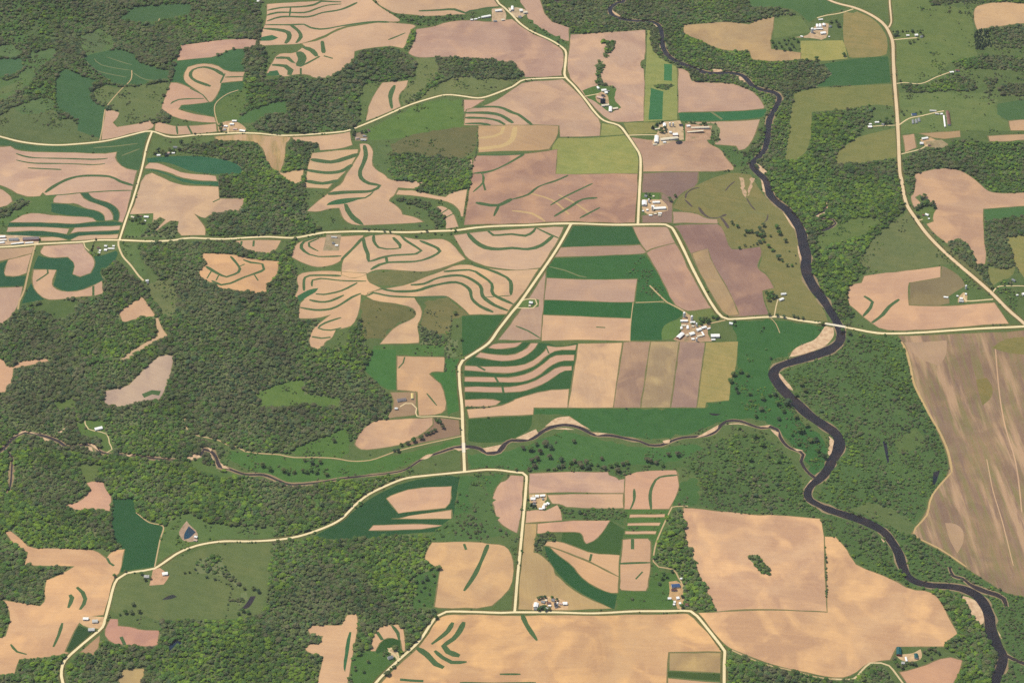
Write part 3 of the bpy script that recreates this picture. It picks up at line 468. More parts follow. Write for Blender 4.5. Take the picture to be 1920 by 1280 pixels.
FIELDS2 = """
C 36,102,72 | deep green rounded field right of the link road, upper left | 275,297 320,293 370,292 407,297 440,305 455,316 452,326 405,328 360,322 335,312 318,306 300,303 278,306
T 208,172,144 r=.2 b=.3 | thin tilled band under the deep green rounded field | 272,312 280,305 300,306 320,315 345,325 405,330 407,340 370,339 335,332 320,324 290,317 272,316
C 40,104,72 | narrow deep green band below the thin tilled band | 272,320 290,320 320,330 350,345 410,349 409,341 370,341 335,334 310,324 290,317
T 208,174,146 r=.1 b=.8 | big tilled field with ragged lower edge right of link road | 268,330 285,324 310,335 320,341 352,349 410,350 412,372 459,372 456,382 452,395 420,397 395,402 385,409 375,407 365,401 377,415 386,427 385,441 340,442 331,432 335,415 320,414 307,422 290,436 292,430 310,412 300,407 285,420 287,400 240,402 252,374
 s2 399,379 412,373
T 208,170,136 r=.1 b=.4 | half-round tilled field hanging below the main road | 440,452 455,450 520,450 527,451 517,470 505,475 480,475 460,467
 s3 453,452 452,460
 s3 476,451 475,462
T 214,174,130 r=.2 b=.6 | tilled hilltop with looping grass terraces in the west woods | 380,475 415,475 450,479 465,485 524,490 520,517 499,535 500,547 480,550 455,547 432,542 415,542 390,527 372,517 375,504 389,495 380,485
 s4 386,499 407,512 425,519 440,514 450,504 432,480
 s4 397,526 415,534 432,531 457,520 480,512 495,505 492,495 470,492 456,487
 s2 388,522 397,507
 s2 405,526 410,516
 s2 450,499 459,495
 s2 477,515 484,526
T 208,170,136 r=.3 b=.5 | tilled round end of the contour fields below main road | 546,482 550,465 560,453 592,445 655,442 682,441 678,452 660,470 648,482 630,495 610,500 590,501 567,493
 s4 592,446 570,453 565,465 580,477 597,481 640,480
 s3 598,447 579,455 580,462 597,471
T 212,176,142 r=.3 b=.7 | tilled slope with zigzag hairpin strips below the main road | 640,500 645,482 665,460 682,443 733,438 750,442 790,450 825,447 842,452 855,465 868,480 873,486 850,495 820,505 795,510 760,508 720,505 700,507 690,512 680,518 660,522 640,515
 s5 681,445 684,462 690,477 692,490 712,484 735,479 780,476 790,470 782,464 760,450 752,442
 s5 701,440 701,452 710,464 725,467 750,465 750,459 737,445
 s5 696,505 712,496 727,492 780,490 810,481 825,471 820,465 787,451
 s4 724,482 726,492
 s4 640,487 660,467 680,446
T 210,174,144 r=.3 b=.5 | tilled slope with two bowl-shaped strips left of the diagonal road | 850,441 877,437 915,433 960,430 1000,427 1058,425 1050,443 1040,462 1020,493 1013,502 975,507 950,505 915,500 893,493 875,484 862,462
 s7 877,437 890,452 910,464 935,467 960,465 990,467 1015,460 1037,442
 s5 915,433 925,441 960,439 985,442 1000,434 1005,427
 s3 1007,428 1032,440 1047,446
T 214,178,140 r=.2 b=.7 | tilled flank with parallel wavy strips down to the diagonal road | 690,548 722,541 767,533 800,518 832,507 855,496 885,496 915,503 960,508 1010,504 1000,520 985,545 968,565 955,580 950,589 922,590 880,590 860,570 840,556 777,558 792,580 790,597 782,610 787,637 785,643 712,645 722,632 740,612 775,597 781,587 772,576 740,569 705,565 687,556
 s5 715,541 740,546 780,545 810,536 855,529 880,542 885,560 902,575 925,585
 s5 770,534 795,532 825,520 867,517 900,535 905,555 927,572 952,582
 s5 832,509 880,506 900,515 922,532 925,552 962,570
 s5 885,496 915,505 940,515 957,527 958,553
 s2 958,554 927,556 910,557
 s4 690,554 700,549 732,555 780,557 838,556
T 214,176,136 r=.4 b=.6 | tilled lobes with nested strips at the west end of contour slope | 557,517 570,510 615,507 640,509 687,512 689,525 695,531 715,540 685,554 677,552 674,585 662,610 647,615 630,618 622,635 610,640 607,650 595,655 582,652 579,640 580,632 587,615 612,595 620,590 595,597 560,597 561,570 570,562 552,556 560,540 556,525
 s4 570,545 572,520 595,516 640,517
 s3 585,537 586,525 602,522 640,526 687,527
 g 557,555 580,542 597,540 592,548 578,555 562,566
 s4 592,551 607,552 640,545 670,530
 s4 580,562 600,566 620,564 645,553
 s4 562,576 590,581 620,579 640,570 660,557 677,550
 s3 640,595 610,605 597,615 620,619 640,614
 s3 585,631 603,634 620,632
T 212,176,142 r=.3 b=.4 | tilled strip under the upper west road left of small farm | 547,257 640,251 656,247 661,272 640,279 600,282 597,270 570,264 552,265
T 210,176,140 r=.2 b=.3 | terraced tilled slope of four bars left of the winding field | 585,287 640,281 672,280 670,290 657,312 640,330 615,354 570,352 575,326 578,306
 s9 583,299 620,304 645,298 671,289
 s8 575,319 610,324 640,321 660,309
 s8 572,339 605,344 635,338
T 212,176,142 r=.5 b=.6 | winding tilled field with forked tongues above the main road | 674,270 684,269 692,271 698,278 700,287 697,307 707,320 720,326 730,337 750,339 795,340 780,354 747,352 741,365 731,373 730,377 752,392 755,402 780,407 796,416 740,420 700,422 676,423 655,420 641,408 636,390 620,391 595,398 575,396 590,382 607,369 617,361 628,352 640,345 650,325 660,310 676,286
 s6 683,272 686,290 682,305 675,322 678,335 692,344 712,348 697,358 665,360 640,361 615,364
 s3 640,378 660,374 685,371 700,360
 g 612,385 617,379 640,372 685,370 655,380 640,383
 s8 648,383 652,394 662,408 678,420
T 210,174,144 r=.3 b=.4 | tilled arm reaching right under the small wood, centre left | 742,365 747,356 780,357 810,365 835,369 847,360 876,355 872,382 869,406 864,406 862,395 845,380 820,374 780,367
T 210,174,144 r=.9 b=.4 | short tilled block touching the main road, centre left | 819,387 830,386 850,397 860,425 852,427 836,429 835,407 827,399
 s2 829,399 840,392
 s2 836,408 853,399
T 205,168,142 r=.2 b=.3 | tiny tilled notch at the edge of the small wood | 840,310 885,299 886,312 880,317 852,327 840,325
T 208,172,142 r=1 b=.3 | tilled triangle standing on the upper road, centre left | 692,192 717,155 765,151 762,165 750,175 747,187 752,200 686,227
 s6 740,160 732,180 735,204
T 196,166,118 r=1.5 b=.9 x=1 | streaky stubble field hanging below the upper west road | 402,256 445,252 545,257 544,262 535,270 535,300 525,322 510,317 497,300 495,282 480,266 455,264 405,264
T 208,172,134 r=1 b=.3 | small tilled drop between hedges, upper left of centre | 517,320 532,325 540,322 570,318 566,342 552,347 542,340
C 62,112,60 | bright green meadow clearing beside the upper west farm | 450,217 495,197 537,189 540,212 482,222 480,230 445,231
M 92,118,62 | green paddock around the lane above the upper west farm | 402,219 405,195 425,180 452,170 462,165 460,200 445,230 410,229
T 205,164,126 r=.1 b=.7 | tilled block with a notch beside the dirt farmyard, centre | 744,667 834,669 832,697 812,696 805,701 815,710 830,722 839,765 825,777 785,779 782,735 744,731
 s2 759,669 756,680 747,690
 s2 800,737 819,760
T 206,170,132 r=.2 b=.9 | tilled teardrop field with a tree row along its edge | 664,830 677,807 702,787 725,787 812,782 812,800 760,832 715,840 680,844 667,837
T 150,122,96 r=.3 b=.7 | brown trampled paddock beside the tree row, centre | 812,782 860,787 864,815 790,830 760,835 812,802
T 158,132,104 r=.3 b=.7 | brown dirt lot around the loop drive, centre | 732,735 780,734 781,777 725,785 740,757
C 44,106,58 | green strip-cropped field right of the diagonal road's foot | 870,682 890,665 915,648 925,642 960,641 1022,642 1050,650 1083,643 1080,660 1070,728 1032,730 1000,742 962,752 940,757 900,762 874,767 870,720
T 206,166,136 r=.2 b=.3 | first tilled strip, topmost, of the strip-cropped field | 915,652 927,643 960,643 980,641 970,650 960,652 935,655
T 206,166,136 r=.2 b=.3 | second tilled strip from the top of the strip-cropped field | 891,669 900,660 922,664 960,666 985,655 995,643 1009,643 1002,655 982,670 960,676 935,677
T 206,166,136 r=.2 b=.3 | third tilled strip from the top of the strip-cropped field | 871,685 910,687 960,687 992,681 1020,660 1026,648 1047,651 1081,646 1079,656 1045,656 1027,665 1005,685 982,694 960,699 940,700 871,694
 s3 892,684 910,694
 s2 1024,650 1029,662
T 206,166,136 r=.2 b=.3 | fourth tilled strip from the top of the strip-cropped field | 871,706 932,707 960,707 990,700 1015,685 1037,666 1060,665 1077,665 1076,676 1052,676 1030,687 1010,705 985,715 960,717 932,716 871,715
 s3 928,706 934,716
T 206,166,136 r=.2 b=.3 | fifth tilled strip from the top of the strip-cropped field | 871,725 940,725 960,725 997,717 1025,701 1045,687 1072,686 1072,694 1055,695 1032,712 1010,724 980,734 960,735 945,736 871,734
 s3 942,724 944,736
T 206,166,134 r=.2 b=.3 | stubby tilled strip by the road, low in strip-cropped field | 871,749 920,747 939,752 927,762 871,762
T 214,176,136 r=.2 b=.4 | bottom tilled strip with a stepped end, below strip-cropped field | 875,767 935,762 960,752 967,747 1022,731 1067,729 1064,764 1001,764 1000,777 960,779 879,784
T 204,170,134 r=1.45 b=1 | pale tan block, first of five upright blocks in a row | 1084,644 1167,642 1150,764 1065,764
T 168,138,114 r=1.45 b=1 | dark mottled block, second of five upright blocks in a row | 1169,641 1220,640 1201,764 1150,764
T 178,154,116 r=1.45 b=1 | olive-tan block, third of five upright blocks in a row | 1220,640 1274,640 1257,764 1202,764
T 170,140,122 r=1.45 b=.8 | mauve-brown block, fourth of five upright blocks in a row | 1274,640 1322,642 1306,764 1258,764
P 164,158,98 | yellow-green block, last of five upright blocks in a row | 1324,642 1384,640 1379,695 1370,710 1367,750 1324,754 1322,764 1307,764
C 44,104,58 | deep green trapezoid under the main road, right of diagonal road | 1075,424 1185,424 1201,457 1135,460 1052,464
T 182,148,124 r=.02 b=.4 | thin brown strip below the deep green trapezoid | 1050,464 1135,461 1200,459 1212,472 1206,476 1135,479 1040,482
T 190,156,132 r=.02 b=.5 | brown corner field inside the main road bend | 1186,425 1252,425 1266,455 1225,465 1212,471 1201,457
C 48,112,58 | mottled green pasture field with scattered brush, right of diagonal road | 1040,484 1135,480 1206,477 1212,480 1237,520 1262,570 1250,565 1192,566 1196,521 1135,524 1025,520 1026,497
 y3 1030,500 1060,507 1085,517 1100,520
T 194,160,136 r=.02 b=.6 | mauve-tan rectangle, upper of two in the ladder of fields | 1025,521 1135,524 1195,523 1189,566 1135,566 1020,562
C 38,110,56 | deep green rectangle between two tan ones in the ladder | 1020,563 1187,567 1184,596 1135,594 1017,589
T 210,172,136 r=.02 b=.6 | tan rectangle, lowest in the ladder of fields | 1017,590 1184,597 1181,639 1085,637 1015,639
 s2 1118,613 1135,614
T 194,160,134 r=1.3 b=.6 | wedge of tilled land around the oval house lot, diagonal road | 1023,508 1020,560 1014,636 960,638 934,637 950,617 963,598 985,567 1005,538
 s3 967,611 990,620 1013,634
C 36,106,58 | deep green square left of the many-roofed white farm | 1189,569 1247,566 1280,585 1277,595 1247,607 1240,620 1241,637 1182,638 1184,597
P 100,132,68 | light green corner beside the many-roofed white farm | 1241,637 1240,620 1248,607 1277,597 1280,615 1266,634
P 112,130,70 | olive-green triangle above the many-roofed white farm | 1284,583 1335,577 1352,597 1330,603 1300,604 1290,595
T 188,152,128 r=1.2 b=.8 | leaning brown field left of the road's descending bend | 1212,474 1225,466 1266,456 1274,466 1295,511 1328,571 1335,577 1292,584 1280,580 1262,570 1237,517
T 160,128,112 r=1.2 b=1 | large dark mottled field between road bend and pasture | 1262,424 1280,421 1345,420 1355,427 1365,457 1372,467 1392,467 1425,462 1430,475 1420,495 1422,505 1440,517 1452,540 1430,545 1432,565 1442,590 1380,594 1364,592 1350,580 1314,515 1287,460 1272,430
T 176,150,112 r=1.2 b=.8 | olive-tan slice of the dark mottled field along the road | 1297,475 1327,466 1334,490 1367,545 1386,590 1364,592 1350,580 1314,515
T 184,150,130 r=.1 b=.5 | pinkish plot right of the white-barn farm | 1261,397 1280,397 1305,400 1325,410 1345,411 1346,419 1262,419
P 132,136,80 | olive grazing flat with round trees west of the river | 1285,360 1310,345 1345,330 1375,323 1408,328 1415,340 1430,365 1450,385 1475,400 1490,430 1498,460 1500,500 1515,540 1545,580 1552,602 1500,598 1470,592 1445,592 1434,565 1432,546 1454,540 1441,516 1423,503 1431,476 1426,461 1392,466 1372,466 1365,456 1355,427 1347,418 1345,410 1325,409 1300,398 1280,396 1262,390 1270,372
 e 1386,332 1394,334 1397,350 1401,362 1398,371 1391,362 1390,345
 e 1408,333 1416,335 1411,350 1405,362 1401,368 1402,355 1407,345
 w2 1400,372 1408,385 1416,394
 w3 1285,372 1288,362 1300,354 1312,352
 w3 1284,374 1298,388
 w4 1310,388 1318,400 1330,408 1346,408 1362,402
 w4 1352,408 1360,418 1366,428
 w2 1360,358 1368,348 1378,340
 y2 1374,402 1400,398 1430,400 1440,410
 w2 1440,402 1438,412 1433,417
M 58,106,52 | deep green river meadow below the main road's east end | 1384,640 1376,615 1366,604 1440,600 1500,605 1548,612 1530,636 1500,648 1485,656 1478,668 1455,670 1443,680 1442,705 1455,735 1475,755 1500,790 1540,815 1555,850 1540,885 1520,890 1500,850 1470,815 1440,790 1385,782 1350,790 1300,812 1215,826 1110,808 1085,790 1065,776 1000,777 1002,766 1307,766 1324,765 1326,755 1368,752 1372,710 1382,690
C 50,108,54 | green meadow between the bottom tilled strip and the creek | 878,786 998,779 996,803 970,818 950,828 900,830 878,826
P 70,122,58 | green hillside clearing left of the notched tilled block | 697,655 742,655 744,730 722,730 682,692 697,670
M 82,122,60 | grassy strip under the brown meadows, centre | 700,648 785,646 835,648 835,667 744,666 700,664
M 66,118,54 | green strip between notched block and diagonal road | 837,672 860,672 860,690 864,765 840,778 839,760 830,720 815,707 807,699 832,698
C 48,110,58 | deep green triangle left of the diagonal road | 866,592 946,591 920,632 890,657 868,668 866,640
M 118,122,76 | brownish rough meadow left of the deep green triangle | 795,567 840,557 857,572 877,591 850,597 844,615 840,630 787,612 795,585
M 112,114,72 | brownish rough meadow above the grassy strip, centre left | 687,560 740,570 775,580 780,590 735,610 717,635 677,635 677,602 675,570
M 112,118,76 | brown-green triangle between hairpin strips and wavy strips | 689,512 715,507 800,511 872,490 800,517 767,532 722,538 690,527
M 106,110,72 | rough brown pasture above the small wood, centre left | 732,270 780,250 895,238 892,283 860,300 815,290 735,288
M 92,126,60 | bright green bank below the upper road, centre left | 725,225 800,190 865,186 869,215 870,236 835,243 780,251 727,262 692,262 690,242
M 110,126,78 | green-brown slope above the upper road near the road fork | 780,110 815,110 880,109 960,117 984,146 960,158 920,175 880,180 840,174 755,197 752,180 765,153 780,150
M 98,120,70 | grassy margin left of the tilled triangle, centre left | 685,155 717,155 690,195 684,228 670,238 677,175
M 92,118,68 | grass with brush around the winding tilled field | 590,284 660,275 664,290 600,362 572,395 600,430 700,430 800,430 850,430 870,410 872,385 850,380 830,400 835,430 800,420 756,404 733,378 745,352 700,320 700,270 730,270 735,335 800,345 770,360 820,380 790,415 640,425 580,400 570,355
C 54,104,64 | deep green notched field in the northwest woods | 110,135 125,130 155,142 180,150 172,165 170,185 185,199 196,200 195,225 189,260 145,245 147,225 125,217 105,200 102,160
C 54,104,64 | deep green field with thin pale terrace lines, upper left | 155,107 190,97 225,92 255,102 257,117 320,135 317,147 275,157 230,162 200,150 180,135 160,117
 y2 177,110 190,122 245,132
 y2 200,107 247,122
 y2 162,115 180,132 237,145
 y2 250,137 275,150 317,149
C 58,106,64 | deep green clearing near the top left | 222,37 252,12 320,8 360,7 357,25 340,32 295,40 240,42
C 58,108,70 | green clearing at the left edge in the northwest woods | -60,112 0,111 40,110 45,130 25,140 -60,155
M 92,120,74 | pale ragged clearing along the far left hollow | -20,88 20,82 40,96 38,106 10,108 -20,106
M 90,118,72 | mottled clearing beside the deep green notched field, far left | 30,200 60,188 85,180 98,190 100,205 70,215 40,215
M 88,116,68 | broken grassy slope between wood belts, far left | -60,138 20,150 50,128 78,122 60,150 40,170 10,190 -60,212
M 90,118,68 | grass tongue above the terraced deep green field, upper left | 150,70 185,55 205,62 215,90 190,98 158,108
M 86,116,70 | small oval clearing in the northwest woods | 55,100 105,90 107,105 85,120 57,122
M 88,112,70 | thin slanting clearing near the top left corner | 40,66 62,45 75,33 68,52 72,64 118,70 100,76 70,70
M 96,114,70 | rough grass slope above the upper west road, far left | 0,215 40,195 60,195 100,200 112,225 140,222 150,246 188,262 150,268 107,268 50,267 -60,248
M 100,120,74 | narrow light clearing at the left edge, upper left | -60,175 0,165 45,150 40,165 -60,195
M 102,122,74 | olive slope left of the tilled horseshoe, upper left | 200,160 230,165 317,152 305,197 292,222 225,239 212,227 222,207 202,202 178,190 172,170
M 88,110,72 | pale notch clearing under the top left woods | 160,62 195,60 200,80 190,97 160,100
C 56,104,66 | green margin along the upper west road above the terraces | -60,258 0,259 35,269 95,274 190,269 250,252 277,248 265,310 260,319 232,314 216,299 220,284 190,287 125,285 32,281 20,272 -60,272
 y3 175,277 220,274 258,269
 y3 228,292 262,279
M 98,120,70 | grass around the house drive under the upper west road | 285,258 320,260 402,258 405,265 350,275 330,283 320,292 276,296
M 90,122,66 | grass and swale beside striped slope, upper left | 22,373 75,368 105,366 98,385 96,398 50,399 17,417 0,425 -60,425 0,410 25,398 60,378
M 92,122,64 | roadside grass below the link road house, left | 240,420 285,420 270,440 228,446
M 96,122,70 | grass strip beside the dead-end drive, left | 225,457 256,457 262,480 275,515 268,520 245,492
M 110,122,78 | rough hillside right of the dead-end drive | 275,535 320,520 335,545 330,590 312,600 295,575 282,555
M 86,112,60 | grassy clearing under the lower S lobe, left | 42,572 110,565 145,560 140,590 105,600 90,585 60,582
M 96,126,62 | rough green clearing deep in the central-west woods | 480,740 500,727 540,715 570,712 570,740 640,745 630,765 580,755 530,765 490,765
M 84,122,56 | meadow along the dirt track left of the teardrop field | 575,830 620,815 645,800 660,840 640,858 560,855 540,848
M 78,118,56 | creekside meadow below the dirt track, centre left | 430,845 560,858 660,865 760,850 865,820 866,838 800,855 740,880 640,895 560,905 520,898 470,880 420,860
M 90,122,58 | green glade around the white woodland barn | 142,795 158,785 195,790 200,800 195,820 150,820
M 88,118,60 | thin grassy bank beside the left creek bend | 345,868 375,858 398,880 430,886 450,892 420,900 380,888
M 92,120,62 | grassy spit below the white woodland barn | 190,815 208,818 215,845 196,852 186,838
M 90,116,60 | glade at the upper end of the left creek | 100,755 130,745 148,752 145,765 115,768
M 96,120,64 | small glade with a bare streak south of the creek | 140,875 170,868 195,872 180,900 162,905 155,890
M 72,116,58 | floodplain grassland south of the creek, centre | 875,850 940,850 1000,830 1060,805 1110,822 1215,842 1300,830 1320,840 1260,870 1150,870 1000,882 880,880
M 70,112,56 | rough grass and brush left of the tilled lobe, lower centre | 862,893 950,888 935,903 920,935 926,958 935,985 900,1012 815,1012 850,992 852,960
M 74,112,54 | green corner beside the fan-shaped field, lower centre | 783,1075 825,1067 814,1137 775,1140
M 76,114,54 | grass around the bottom house and its half-moon | 662,1228 700,1215 760,1222 745,1240 700,1290 655,1290
M 78,116,54 | grassy lane corridor beside the winding lane, lower right | 1172,955 1260,955 1250,985 1236,1010 1228,1030 1224,1055 1235,1070 1262,1072 1270,1095 1258,1140 1155,1142 1160,1108 1215,1108 1225,1050 1224,1012 1170,1006
M 70,110,54 | green nook at the bend of the brush belt, lower right | 1272,905 1300,895 1312,905 1310,935 1300,948 1262,948
M 92,116,64 | green river flat opposite the stubble field's edge | 1675,830 1700,810 1720,800 1735,830 1710,845 1685,852
M 96,118,70 | shrubby flat at the stubble field's lower corner | 1590,955 1630,940 1690,960 1720,985 1705,1005 1660,985 1620,965
M 98,122,64 | smooth green glade east of the lower highway woods | 1530,445 1580,415 1625,405 1650,412 1620,440 1575,455 1535,470
M 108,120,76 | rough brushy slope left of the highway curve | 1640,440 1690,410 1705,395 1760,470 1785,492 1764,498 1675,508 1625,512 1610,490
M 106,116,76 | narrow grass verge right of the highway curve | 1708,372 1716,398 1740,430 1785,470 1855,535 1850,540 1770,470 1720,412
"""
